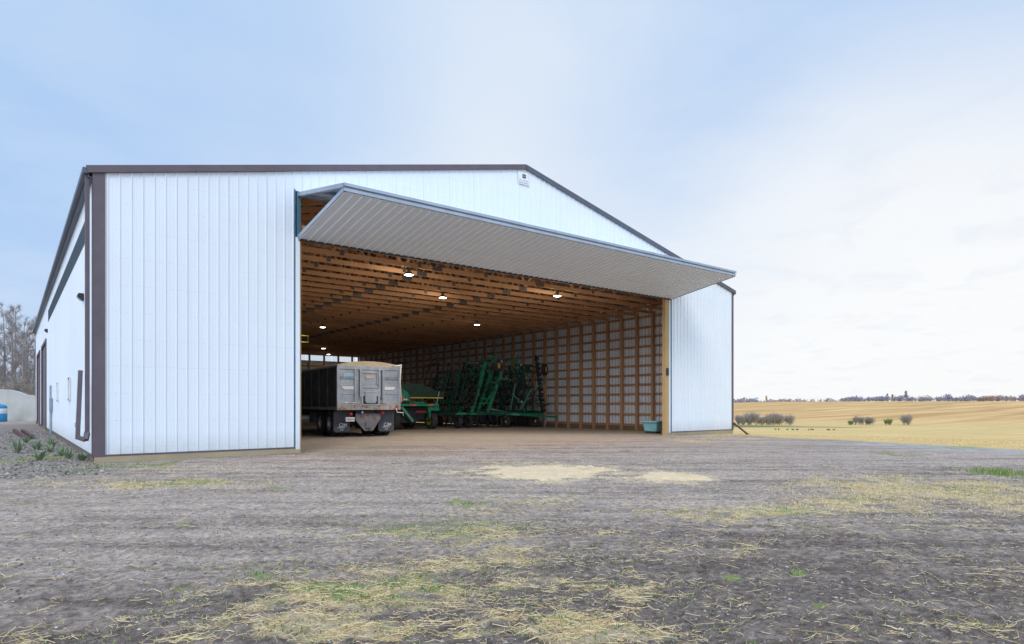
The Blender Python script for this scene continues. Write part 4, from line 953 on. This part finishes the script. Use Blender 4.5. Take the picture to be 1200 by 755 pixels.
# spring shanks
def shank():
    mb = MB(); pts = [(0, 0, 0), (.10, 0, .10), (.27, 0, .14), (.42, 0, .06), (.48, 0, -.12), (.43, 0, -.32), (.30, 0, -.50)]
    mb.tube(pts, .024, 5); mb.box((0, 0, .02), (.10, .06, .16)); mb.beam((.34, 0, -.44), (.22, 0, -.62), .10, .015, up=(1, 0, 0))
    return mb
s0 = shank().build('shank', M['black'], cu); s0.location = (18.2-cx0, 12.1-cy0, 1.2); s0.rotation_euler = (0, R(10), R(180))
n = 1
for y, m, zt in WL:
    for k in range(7):
        z = 1.25+k*.38
        if z > zt-.05: continue
        x = 18.35+.34*(z-.85)-.06
        dup(s0, cu, (x-cx0, y+rng.uniform(-.1, .1)+.55*(k % 2)-cy0, z), (rng.uniform(-.1, .1), R(18)+rng.uniform(-.1, .1), R(180)+rng.uniform(-.25, .25)))
for y in (12.2, 13.4, 14.6, 15.8, 17.0):
    for k in range(6):
        z = 1.2+k*.42; x = 22.3-.12*(z-.85)+.06
        dup(s0, cu, (x-cx0, y+.5*(k % 2)-cy0, z), (rng.uniform(-.1, .1), R(6)+rng.uniform(-.1, .1), rng.uniform(-.25, .25)))
for y in (11.8, 13.1, 14.4, 15.8):
    for k in range(5):
        dup(s0, cu, (17.7+1.25*k+.3*(y > 12)-cx0, y-cy0, .72), (0, R(8), R(-90)+rng.uniform(-.3, .3)))
# long tines sweeping up at the left end
for k in range(6):
    y = 14.6+.55*k; part('tine_bar', M['rustpipe'] if k % 2 else M['black'], lambda b: b.tube([(17.95+.05*k, y, 1.2), (18.1, y+.05, 2.2), (18.4, y+.1, 3.1), (18.55, y+.1, 3.75)], .03, 6))
part('tine_bar', M['black'], lambda b: b.beam((17.9, 14.6, 3.7), (18.9, 17.6, 3.7), .10, .12), .0)
part('tine_bar', M['black'], lambda b: b.beam((16.4, 13.8, 1.95), (18.4, 13.8, 1.98), .10, .14), .0)
# packer column down the right edge
for k in range(11):
    z = .95+k*.30
    part('packer', M['black'], lambda b: (b.lathe([(0, -.09), (.10, -.09), (.11+.03*(k % 2), -.03), (.11+.03*(k % 2), .03), (.10, .09), (0, .09)], (23.22-.055*k, 11.7, z), 'y', 12), b.beam((23.22-.055*k, 11.7, z), (23.05-.05*k, 11.75, z+.22), .06, .06)))
part('packer_bar', M['black'], lambda b: b.beam((23.12, 11.75, .7), (22.62, 11.75, 4.15), .09, .09, up=(0, 1, 0)))
for k in range(84):
    a = Vector((rng.uniform(17.6, 22.9), rng.uniform(11.9, 16.5), rng.uniform(.7, 2.8)))
    dd = [Vector((.25, 0, 1)), Vector((0, 1, .05)), Vector((1, .1, .15)), Vector((-.4, .2, .9))][k % 4]; L = rng.uniform(.7, 1.7)
    if a.x < 19.2: a.y = min(a.y, 14.0); dd = Vector((.3, 0, 1)) if k % 2 else Vector((0, 1, .05))
    e = a+dd.normalized()*L; e.z = min(e.z, 4.0)
    part('brace_tube', (M['dgreen'], M['black'], M['green'], M['dgreen'])[k % 4], lambda b: b.beam(a, e, .075, .075, up=(0, 1, 0)))
for k in range(90):
    a = Vector((rng.uniform(17.6, 22.8), rng.uniform(11.8, 14), rng.uniform(1.0, 2.6))); e = a+Vector((rng.uniform(-.8, .8), rng.uniform(-.2, .5), rng.uniform(.4, 1.3)))
    m_ = (a+e)/2+Vector((rng.uniform(-.4, .4), 0, rng.uniform(-.3, .3)))
    part('hose', M['black'], lambda b: b.tube([a, a.lerp(m_, .6), m_, m_.lerp(e, .5), e], .024, 5))
for k in range(9):
    x = 17.3+.68*k; part('toolbar', M['black'], lambda b: (b.rng((x-.22, 12.4, .30), (x+.22, 12.55, .62)), b.beam((x, 12.3, .75), (x+.1, 12.0, .08), .05, .12)))
# tyres
wheel(cu, (19.72-cx0, 11.6-cy0, 3.44), .37, .24, M['rimyellow'], rotz=R(-62), dish=1, hubr=.5)
wheel(cu, (23.05-cx0, 11.45-cy0, 3.32), .34, .24, M['rimyellow'], rotz=R(-60), dish=1, hubr=.5)
w = wheel(cu, (18.9-cx0, 12.7-cy0, 3.48), .36, .26, M['rimyellow'], rotz=0, dish=1, hubr=.5); w.rotation_euler = (0, R(84), R(10))
for x, y in ((17.6, 12.3), (18.4, 12.5), (20.35, 11.7), (21.0, 12.6), (22.35, 11.5), (22.9, 13.4), (18.6, 15.9), (20.6, 15.9), (22.3, 15.9)):
    wheel(cu, (x-cx0, y-cy0, .33), .33, .25, M['black'], dish=1, rotz=rng.uniform(-.15, .15), hubr=.45, lugs=False)
for x, y in ((20.35, 11.52), (22.35, 11.3)): part('hub_cap', M['rimyellow'], lambda b: b.lathe([(0, -.05), (.07, -.05), (.09, 0), (0, 0)], (x-.12, y, .33), 'y', 12))
part('jack_stand', M['chrome'], lambda b: b.tube([(22.75, 11.05, .55), (22.75, 11.05, 0)], .03))
for p in ((20.0, 11.6, 3.68), (21.45, 11.6, 1.45), (21.5, 11.7, 3.55), (19.35, 11.55, .86)): part('marker_reflector', M['rimyellow'] if p[2] < 1 else M['white'], lambda b: b.rng((p[0]-.05, p[1]-.02, p[2]-.04), (p[0]+.05, p[1], p[2]+.04)), .004)

# ------------------------------------------------------------------ small things by the shed
tb = tag(empty('plastic_tub', (20.95, 1.75, 0), R(8)), 'pale blue plastic tub on the floor beside the right door post', 'tub')
mb = MB()
for (z, w1, d1, t2, w2, d2) in ((.10, .20, .30, .50, .25, .36),):
    def fr(w, d, z): return [(-w, -d, z), (w, -d, z), (w, d, z), (-w, d, z)]
    vs = fr(w1, d1, z)+fr(w2, d2, t2)+fr(w2-.03, d2-.03, t2)+fr(w1-.02, d1-.02, z+.03)
    mb.add(vs, [(3, 2, 1, 0)]+[(i, (i+1) % 4, (i+1) % 4+4, i+4) for i in range(4)]+[(i+4, (i+1) % 4+4, (i+1) % 4+8, i+8) for i in range(4)]+[(i+8, (i+1) % 4+8, (i+1) % 4+12, i+12) for i in range(4)]+[(12, 13, 14, 15)])
mb.build('basin', M['tub'], tb, bevel=.015)
mb = MB(); r1 = [(-.27, -.38), (.27, -.38), (.27, .38), (-.27, .38)]
for i in range(4): a, b2 = r1[i], r1[(i+1) % 4]; mb.beam((*a, .52), (*b2, .52), .07, .07)
mb.build('rim', M['tub'], tb, bevel=.012)
mb = MB(); mb.rng((-.18, -.28, 0), (.18, .28, .10)); mb.build('base', M['black'], tb)
mb = MB(); mb.beam((24.47, -.07, .40), (23.65, -1.22, .0), .06, .06); mb.box((24.46, -.055, .40), (.12, .05, .12)); mb.box((23.65, -1.22, .01), (.14, .14, .02))
o = mb.build('steel_brace', M['rustpipe']); tag(o, 'rusty steel brace leaning against the right corner of the shed', 'brace')
o = tag(empty('steel_beam', (-1.05, 15.5, 0)), 'brown steel channel lying on the gravel beside the shed, left one', 'beam', 'brown beams lying on the ground')
def chan(par, p, q):
    mb = MB(); d = Vector((0, 0, .08))
    mb.beam(Vector(p)+d, Vector(q)+d, .02, .15); s = Vector((.05, 0, .15)); mb.beam(Vector(p)+s, Vector(q)+s, .10, .015); s = Vector((.05, 0, .012)); mb.beam(Vector(p)+s, Vector(q)+s, .10, .015)
    mb.build('channel', M['rustpipe'], par)
chan(o, (-.30, 5.5, 0), (.0, -3.5, 0))
o = tag(empty('steel_beam', (-.75, 14.5, 0)), 'brown steel channel lying on the gravel, the one closer to the shed wall', 'beam', 'brown beams lying on the ground')
chan(o, (-.30, 5.5, 0), (-.08, -2.2, 0))

def weed(x, y, s, seed, label):
    rg = np.random.default_rng(seed); mb = MB()
    for k in range(46):
        a = rg.random()*6.28; l = s*rg.uniform(.35, 1.0); ln = rg.uniform(.15, 1.0); w = .010+s*.012
        pts = []; d = Vector((math.cos(a), math.sin(a), 0)); sd = Vector((-d.y, d.x, 0))
        for j in range(5):
            t = j/4; pts.append(d*(l*ln*t+.03)+Vector((0, 0, l*(t*1.1-.55*ln*t*t))))
        ws = [w*.5, w, w*.9, w*.6, w*.05]; vs = []
        for p, ww in zip(pts, ws): vs += [p+sd*ww, p-sd*ww+Vector((0, 0, ww*.3))]
        mb.add(vs, [(2*j, 2*j+1, 2*j+3, 2*j+2) for j in range(4)], 0, True)
    o = mb.build('weed_plant', M['leaf'], fix=False); o.location = (x, y, float(ground_z(np.array([x]), np.array([y]))[0])); tag(o, label, 'weed', 'leafy weeds along the side of the shed')
for i, (x, y, s) in enumerate([(-1.31, 4.23, .50), (-.87, 5.46, .42), (-.45, 6.93, .40), (-.93, 1.36, .36), (-.46, 2.52, .34), (-.38, 1.55, .32), (-.16, .75, .28), (-1.05, 9.58, .34), (-.62, 4.1, .3)]):
    weed(x, y, s, 50+i, ['largest leafy green weed, at the far left in the gravel', 'leafy green weed behind the largest one beside the brown beam', 'leafy green weed between the brown beam and the shed wall', 'leafy green weed in front of the others at the left of the shed corner',
        'small leafy weed a little back from the shed corner', 'small leafy weed close to the shed corner', 'smallest leafy weed at the foot of the shed corner', 'leafy weed farthest back beside the brown beams', 'small leafy weed close to the long wall of the shed'][i])

# pale wall, tank, thicket at the left
wl = tag(empty('concrete_wall', (-2.05, 47.3, 0), R(-38.1)), 'low pale concrete wall with a sloping top beyond the shed', 'wall')
mb = MB(); pr = [(-12, 0), (-12, 2.5), (-3, 2.5), (-1.2, 2.52), (.7, 2.46), (1.4, 2.30), (2.0, 2.06), (2.7, 1.98), (7.5, 1.95), (7.5, 0)]
mb.prism(pr, 'y', 0, .25); mb.build('panel', M['concrete'], wl, bevel=.02)
mb = MB(); mb.rng((-12, -.10, 0), (7.5, -.0, .18)); mb.build('footing', M['concrete'], wl)
tn = tag(empty('plastic_tank', (-2.15, 44.8, 0)), 'small blue plastic tank with a white band standing before the pale wall', 'tank')
mb = MB(); mb.lathe([(0, 0), (.52, 0), (.55, .05), (.55, .75), (.53, .77), (.53, .80), (.55, .82), (.55, 1.15), (.45, 1.25), (.2, 1.32), (.14, 1.32), (.14, 1.38), (0, 1.38)], axis='z', n=28); mb.build('body', M['bluetank'], tn)
mb = MB(); mb.lathe([(.556, .62), (.56, .63), (.56, .98), (.556, .99)], axis='z', n=28); mb.build('band', M['white'], tn)

def branch_mesh(seed, H, trunk_r, spread, n_main, n_sub, n_twig, twl, tw=.012, start=.25, leaf=0):
    """returns trunk MB and a numpy twig array (bare crown)"""
    rg = np.random.default_rng(seed); tb = MB()
    lean = Vector((rg.normal(0, .03), rg.normal(0, .03), 0)); P = lambda t: Vector((0, 0, H*t))+lean*H*t+Vector((.10*math.sin(t*5+seed), .10*math.cos(t*4+seed*2), 0))*t
    tb.tube([P(t) for t in np.linspace(0, .96, 9)], [trunk_r*(1-.93*t)+.008 for t in np.linspace(0, .96, 9)], 8)
    tw_a, tw_b, tw_w = [], [], []
    for i in range(n_main):
        t = start+(1-start)*((i+rg.random())/n_main)*.97; a = rg.random()*6.28; L = spread*(1.15-t)**.6*rg.uniform(.6, 1.1)
        p = P(t); d = Vector((math.cos(a), math.sin(a), rg.uniform(.7, 1.7))).normalized(); q1 = p+d*L*.5; q2 = q1+(d+Vector((0, 0, .35))).normalized()*L*.5
        r = max(trunk_r*(1-t)*.4, .012)
        tb.tube([p, q1, q2], [r, r*.6, .006], 5, cap=False)
        for j in range(n_sub):
            s = rg.uniform(.2, 1); c = p.lerp(q1, s*2) if s < .5 else q1.lerp(q2, s*2-1)
            dd = (d+Vector(rg.normal(0, .55, 3))+Vector((0, 0, .3))).normalized(); e = c+dd*L*rg.uniform(.2, .45)
            tw_a.append(c); tw_b.append(e); tw_w.append(tw*1.7)
            for k in range(n_twig):
                u = c.lerp(e, rg.uniform(.15, 1)); v = u+(dd+Vector(rg.normal(0, .7, 3))).normalized()*twl*rg.uniform(.4, 1.1)
                tw_a.append(u); tw_b.append(v); tw_w.append(tw)
    return tb, np.array([list(v) for v in tw_a]), np.array([list(v) for v in tw_b]), np.array(tw_w)
def twig_mesh(name, a, b2, w, m, leaf=0, leafm=None, seed=1):
    n = len(a); rg = np.random.default_rng(seed); d = b2-a; s = np.cross(d, rg.normal(0, 1, (n, 3))); s /= np.linalg.norm(s, axis=1, keepdims=True)+1e-9
    s2 = np.cross(d, s); s2 /= np.linalg.norm(s2, axis=1, keepdims=True)+1e-9; w = w[:, None]/2
    V = np.stack([a+s*w, a-s*w*.5+s2*w*.87, a-s*w*.5-s2*w*.87, b2], 1).reshape(-1, 3); i = np.arange(n)*4
    F = np.concatenate([np.stack([i, i+1, i+3], 1), np.stack([i+1, i+2, i+3], 1), np.stack([i+2, i, i+3], 1)])
    if leaf:
        c = b2[rg.integers(0, n, leaf)]+rg.normal(0, .10, (leaf, 3)); l = rg.normal(0, 1, (leaf, 3)); l /= np.linalg.norm(l, axis=1, keepdims=True); l *= rg.uniform(.03, .08, (leaf, 1)); l2 = np.cross(l, rg.normal(0, 1, (leaf, 3))); l2 = l2/(np.linalg.norm(l2, axis=1, keepdims=True))*.04
        V2 = np.stack([c-l, c+l2, c+l], 1).reshape(-1, 3); j = np.arange(leaf)*3+len(V); F = np.concatenate([F, np.stack([j, j+1, j+2], 1)]); V = np.concatenate([V, V2])
    me = np_mesh(name, V, F, m); return me
protos = []
for s in range(4):
    tb2, a, b2, w = branch_mesh(11+s, 10+s*.7, .13, 2.2, 30, 8, 7, .55, .018, .12)
    e = empty('bare_tree'); t0 = tb2.build('trunk', M['bark'], e); c0 = twig_mesh('crown', a, b2, w, M['twig'], leaf=250, seed=s); c0.parent = e; protos.append(e)
tl = [(-3.6, 68.9, 1.05), (-2.7, 63.1, 1.02), (-2.0, 65.1, 1.08), (-1.4, 59.6, .93), (-.9, 69.3, 1.12), (-.4, 61.3, .92), (.2, 65.9, .95), (.9, 70.4, 1.0), (-4.4, 61.9, .98), (-5.6, 66, 1.05), (1.9, 64, .82), (-1.7, 73, 1.1), (-3.2, 75, 1.15), (.0, 75, 1.1), (-2.3, 58.5, .80), (-.6, 57.0, .70), (-7.5, 68, 1.1), (-9.5, 66, 1.0), (3.6, 68, .9), (-1.1, 64.5, 1.0), (-.2, 70.5, 1.05), (-2.9, 70, 1.1), (.6, 60.5, .72)]
for i, (x, y, s) in enumerate(tl):
    e = protos[i] if i < 4 else dup(protos[i % 4])
    e.location = (x, y, 0); e.rotation_euler = (0, 0, i*2.1); e.scale = (s, s, s*.92)
    tag(e, 'leafless brown tree in the thicket behind the pale wall', 'tree', 'bare trees in the thicket behind the wall')
# low brush at the thicket foot
bprotos = []
for s in range(2):
    tb2, a, b2, w = branch_mesh(41+s, 2.2, .04, 1.5, 26, 8, 7, .35, .02, .02)
    e = empty('bare_bush'); tb2.build('stem', M['bark'], e); c0 = twig_mesh('crown', a, b2, w, M['bushdark'], leaf=120, seed=s); c0.parent = e; bprotos.append(e)
for i, (x, y, s) in enumerate([(-3.2, 56, 1.3), (-1.9, 55.5, 1.2), (-.9, 54.5, 1.3), (.2, 54, 1.2), (-4.6, 57, 1.3), (1.0, 53.5, 1.1)]):
    e = bprotos[i] if i < 2 else dup(bprotos[i % 2]); e.location = (x, y, 0); e.rotation_euler = (0, 0, i); e.scale = (s, s, s)
    tag(e, 'leafless brush at the foot of the thicket behind the pale wall', 'bush', 'brush behind the pale wall')

# ------------------------------------------------------------------ bushes, birds and trees out in the fields
def field_bush(name, seed, H, Wd, m, leaf, leafm=None):
    A_, B_, W_ = [], [], []; tb2 = MB(); rg = np.random.default_rng(seed)
    for q in range(7):
        t3, a, b2, w = branch_mesh(seed*10+q, .9, .035, Wd*rg.uniform(.75, 1.1), 15, 8, 6, .45, .028, .0)
        o2 = np.array([rg.uniform(-1.3, 1.3), rg.uniform(-.8, .8), 0]); tb2.add([tuple(np.array(v)+o2) for v in t3.v], t3.f, 0, True)
        A_.append(a+o2); B_.append(b2+o2); W_.append(w)
    a, b2, w = np.concatenate(A_), np.concatenate(B_), np.concatenate(W_)
    e = empty(name); tb2.build('stem', M['bark'], e); c = twig_mesh('crown', a, b2, w, m, leaf=leaf, seed=seed); c.parent = e; return e
fb = [(146.8, 76.7, 3.0, 'bushdark', 'leftmost bare bush of the row in the field hollow'), (148.9, 75.0, 3.4, 'bushdark', 'second bare bush from the left in the field hollow row'), (151.0, 73.4, 2.6, 'bushdark', 'low bare bush third from the left in the field hollow row'),
      (152.6, 72.2, 2.5, 'bushdark', 'low bare bush fourth from the left in the field hollow row'), (154.3, 70.8, 3.5, 'bushdark', 'tallest bare bush of the row in the field hollow'), (156.7, 68.9, 2.7, 'bushdark', 'bare bush at the right end of the field hollow row'),
      (147.8, 75.9, 2.7, 'bushdark', 'bare bush tucked between the two leftmost of the field hollow row'), (153.4, 71.5, 2.9, 'bushdark', 'bare bush just left of the tallest in the field hollow row'),
      (169.4, 59.0, 1.3, 'bushgreen', 'small green bush left of the two lone bare bushes'), (170.9, 57.8, 2.4, 'bushdark', 'narrow lone bare bush beside a small green bush'), (173.0, 56.1, 2.5, 'bushdark', 'lone bare bush left of a rounded green bush'),
      (176.6, 53.3, 1.7, 'bushgreen', 'rounded green bush between two dark bare bushes'), (180.4, 50.3, 3.1, 'bushdark', 'large dark lone bush standing rightmost in the hollow')]
bp1 = field_bush('field_bush', 71, 2.2, 1.7, M['bushdark'], 100); bp2 = field_bush('field_bush', 72, 2.2, 1.9, M['bushdark'], 100); bp3 = field_bush('field_bush', 73, 2.0, 1.8, M['bushgreen'], 3500)
used = set()
for i, (x, y, h, mm, lb) in enumerate(fb):
    src = bp3 if mm == 'bushgreen' else (bp1, bp2)[i % 2]
    e = src if src.name not in used else dup(src); used.add(src.name)
    e.location = (x, y, float(terrain(x, y))-.1); s = h/2.9; e.scale = (s*.95, s*.95, s*1.45); e.rotation_euler = (0, 0, i*1.3)
    tag(e, lb, 'bush', 'bushes in the hollow of the field')
def bird():
    mb = MB(); mb.lathe([(0, -.26), (.05, -.22), (.10, -.05), (.11, .06), (.07, .18), (0, .24)], (0, 0, .22), 'y', 8)
    mb.tube([(0, .18, .26), (0, .24, .36), (0, .25, .44)], [.03, .02, .02], 5); mb.lathe([(0, -.05), (.035, -.02), (.03, .03), (.008, .08), (0, .09)], (0, .27, .46), 'y', 6)
    mb.tube([(.03, 0, .13), (.03, .01, 0)], .01, 4); mb.tube([(-.03, 0, .13), (-.03, .01, 0)], .01, 4); return mb
b0 = bird().build('bird', M['bird'])
bp = [(103.0, 41.2), (103.6, 40.8), (104.5, 40.3), (104.9, 39.6), (105.6, 39.3), (106.2, 38.6), (106.6, 38.5), (107.5, 37.8), (108.0, 37.1), (108.9, 36.8), (109.5, 36.0), (101.9, 42.0), (110.4, 35.2), (105.2, 40.3)]
for i, (x, y) in enumerate(bp):
    x += rng.uniform(-1.2, 1.2); y += rng.uniform(-1.5, 1.5); e = b0 if i == 0 else dup(b0); e.location = (x, y, float(terrain(x, y))+.02); e.rotation_euler = (0, 0, i*1.9); e.scale = (.85, .85, .85)
    tag(e, 'dark bird feeding in the stubble field', 'bird', 'flock of dark birds in the stubble')
# standout trees on the skyline
sp = []
for s in range(3):
    tb2, a, b2, w = branch_mesh(81+s, 8, .16, 2.6, 36, 9, 6, .7, .10, .25)
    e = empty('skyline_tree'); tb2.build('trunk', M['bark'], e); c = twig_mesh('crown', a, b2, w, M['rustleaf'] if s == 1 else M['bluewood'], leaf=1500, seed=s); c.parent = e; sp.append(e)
st = [(594.0, 329.5, .75, 1, 'orange-leaved tree alone on the skyline just right of the shed'), (665.1, 273.6, .8, 0, 'thin bare tree at the left end of the hilltop wood'), (689.3, 254.7, 1.05, 2, 'tall bare tree on the hilltop left of an orange tree'),
      (693.3, 251.5, .95, 1, 'orange-leaved tree on the hilltop wood'), (704.1, 243.1, 1.35, 0, 'tallest dark tree standing out on the hilltop')]
for i, (x, y, s, k, lb) in enumerate(st):
    e = sp[k] if i in (0, 1, 2) else dup(sp[k])
    e.location = (x, y, float(terrain(x, y))-.3); e.scale = (s, s, s*1.0); e.rotation_euler = (0, 0, i*2.2); tag(e, lb, 'tree', 'trees standing out on the skyline')
# distant wood along the ridge, one mass
def far_wood(name, label, az0, az1, r, n, hmin, hmax, m, spread):
    rg = np.random.default_rng(int(r)); a = rg.uniform(az0, az1, n); rr = r+rg.uniform(-spread, spread, n)
    x = CX+rr*np.cos(a); y = CY+rr*np.sin(a); z = terrain(x, y)
    hh = (hmin+(hmax-hmin)*fbm(a*160, a*0+3, 4))*rg.uniform(.7, 1.1, n)
    K = 46; V = []; F = []; c = np.stack([x, y, z], 1)
    u = rg.normal(0, 1, (n, K, 3)); u /= np.linalg.norm(u, axis=2, keepdims=True); rad = rg.random((n, K, 1))**.4
    p = u*rad*np.stack([hh*.42, hh*.42, hh*.5], 1)[:, None]; p[..., 2] += hh[:, None]*.5; p += c[:, None]
    s = hh[:, None, None]*.14*rg.uniform(.5, 1.2, (n, K, 1)); d1 = rg.normal(0, 1, (n, K, 3)); d1 /= np.linalg.norm(d1, axis=2, keepdims=True); d2 = np.cross(d1, rg.normal(0, 1, (n, K, 3))); d2 /= np.linalg.norm(d2, axis=2, keepdims=True)
    V = np.stack([p-d1*s, p+d2*s, p+d1*s], 2).reshape(-1, 3); F = np.arange(len(V)).reshape(-1, 3)
    o = np_mesh(name, V, F, m); tag(o, label, 'wood', kind='stuff')
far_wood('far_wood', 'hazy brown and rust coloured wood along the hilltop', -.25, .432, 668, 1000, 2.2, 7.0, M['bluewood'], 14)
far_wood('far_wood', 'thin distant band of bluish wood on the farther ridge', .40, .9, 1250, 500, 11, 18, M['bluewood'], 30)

# ------------------------------------------------------------------ sky, sun, camera
SUN_EL, SUN_AZ = R(38), R(222)     # azimuth measured clockwise from +y
w = bpy.data.worlds.new('World'); scene.world = w; w.use_nodes = True; t = NT(w.node_tree)
bg = w.node_tree.nodes['Background']; bg.inputs['Strength'].default_value = .1
sky = t.node('ShaderNodeTexSky'); sky.sky_type = 'NISHITA'; sky.sun_disc = False; sky.sun_elevation = SUN_EL; sky.sun_rotation = SUN_AZ
tc = t.node('ShaderNodeTexCoord'); d = tc.outputs['Generated']
nm = t.node('ShaderNodeVectorMath', operation='NORMALIZE'); t.link(d, nm.inputs[0]); d = nm.outputs[0]
sep = t.node('ShaderNodeSeparateXYZ'); t.link(d, sep.inputs[0])
zz = t.math('ADD', t.math('MAXIMUM', sep.outputs[2], 0.0), .16)
cb = t.node('ShaderNodeCombineXYZ'); t.link(t.math('DIVIDE', sep.outputs[0], zz), cb.inputs[0]); t.link(t.math('DIVIDE', sep.outputs[1], zz), cb.inputs[1])
n1 = t.noise(cb.outputs[0], .55, 6, .52, .3); n2 = t.noise(t.mapping(cb.outputs[0], (1, 1, 1), (0, 0, .6), (4, 2, 0)), 1.7, 6, .6, .2)
def blob(az_px, el_px, w0, w1):
    a = (az_px-600)/749.42; b2 = -(el_px-474.56)/749.42
    v = Vector((.6175+a*.7865, .7865-a*.6175, b2)).normalized()
    dn = t.node('ShaderNodeVectorMath', operation='DOT_PRODUCT'); t.link(d, dn.inputs[0]); dn.inputs[1].default_value = v
    mr = t.node('ShaderNodeMapRange'); mr.interpolation_type = 'SMOOTHSTEP'; t.link(dn.outputs['Value'], mr.inputs[0]); mr.inputs[1].default_value = math.cos(R(w1)); mr.inputs[2].default_value = math.cos(R(w0))
    return mr.outputs[0]
SC = 10
deep = [x*SC for x in (.36, .57, .91)]; mid = [x*SC for x in (.60, .79, 1.0)]; white = [x*SC for x in (.90, .94, .985)]; bright = [x*SC for x in (.99, .995, 1.0)]
c = t.mix(t.ramp(n1, .35, .62), deep, mid)
c = t.mix(t.math('MULTIPLY', blob(460, 190, 0, 44), .55), c, white)
c = t.mix(t.math('MULTIPLY', blob(830, 330, 0, 40), .7), c, white)
c = t.mix(t.math('MULTIPLY', blob(-100, 40, 0, 42), .7), c, deep)
c = t.mix(t.math('MULTIPLY', t.math('MULTIPLY', blob(1060, -20, 0, 34), t.ramp(n2, .1, .7)), .85), c, deep)
c = t.mix(t.math('MULTIPLY', blob(1130, 450, 6, 30), .97), c, bright)
c = t.mix(t.math('MULTIPLY', t.ramp(n2, .42, .80), .25), c, white)
hz = t.math('SUBTRACT', 1.0, t.math('MULTIPLY', sep.outputs[2], 5.0), True)
c = t.mix(t.math('MULTIPLY', hz, .4), c, bright)
n3 = t.noise(t.mapping(cb.outputs[0], (1, 1, 1), (0, 0, .2), (1, 7, 0)), 3.6, 7, .6, .5)
c = t.mix(t.math('MULTIPLY', t.math('MULTIPLY', t.ramp(n3, .52, .72), blob(1100, 330, 4, 24)), .28), c, [x*SC for x in (.66, .76, .90)])
c = t.mix(.04, c, sky.outputs[0])
# overcast is brighter overhead and behind the viewer
dn = t.node('ShaderNodeVectorMath', operation='DOT_PRODUCT'); t.link(d, dn.inputs[0]); dn.inputs[1].default_value = (-.6175, -.7865, 0)
gain = t.math('ADD', 1.0, t.math('ADD', t.math('MULTIPLY', t.math('SUBTRACT', sep.outputs[2], .56, True), 2.2), t.math('MULTIPLY', t.math('MAXIMUM', dn.outputs['Value'], 0.0), 1.15)))
sc2 = t.node('ShaderNodeVectorMath', operation='SCALE'); t.link(c, sc2.inputs[0]); t.link(gain, sc2.inputs['Scale'])
t.link(sc2.outputs[0], bg.inputs[0])
sl = bpy.data.lights.new('sun', 'SUN'); sl.energy = 1.1; sl.angle = R(22); sl.color = (1, .955, .90)
so = bpy.data.objects.new('sun', sl); col.objects.link(so)
sl.color = (1, .94, .86); sv = Vector((math.sin(SUN_AZ)*math.cos(SUN_EL), math.cos(SUN_AZ)*math.cos(SUN_EL), math.sin(SUN_EL)))
so.rotation_euler = sv.to_track_quat('Z', 'Y').to_euler(); so.location = (-20, -30, 30)

cam = bpy.data.cameras.new('camera'); co = bpy.data.objects.new('camera', cam); col.objects.link(co)
co.location = (CX, CY, 1.2679); co.rotation_euler = (R(90), 0, -.6656)
cam.sensor_width = 36; cam.lens = 749.42/1200*36; cam.shift_y = (474.56-377.5)/1200; cam.clip_start = .05; cam.clip_end = 8000
scene.camera = co
scene.view_settings.view_transform = 'Standard'; scene.view_settings.look = 'None'; scene.view_settings.exposure = 0
scene.render.resolution_x = 1024; scene.render.resolution_y = 644
scene.cycles.use_denoising = True
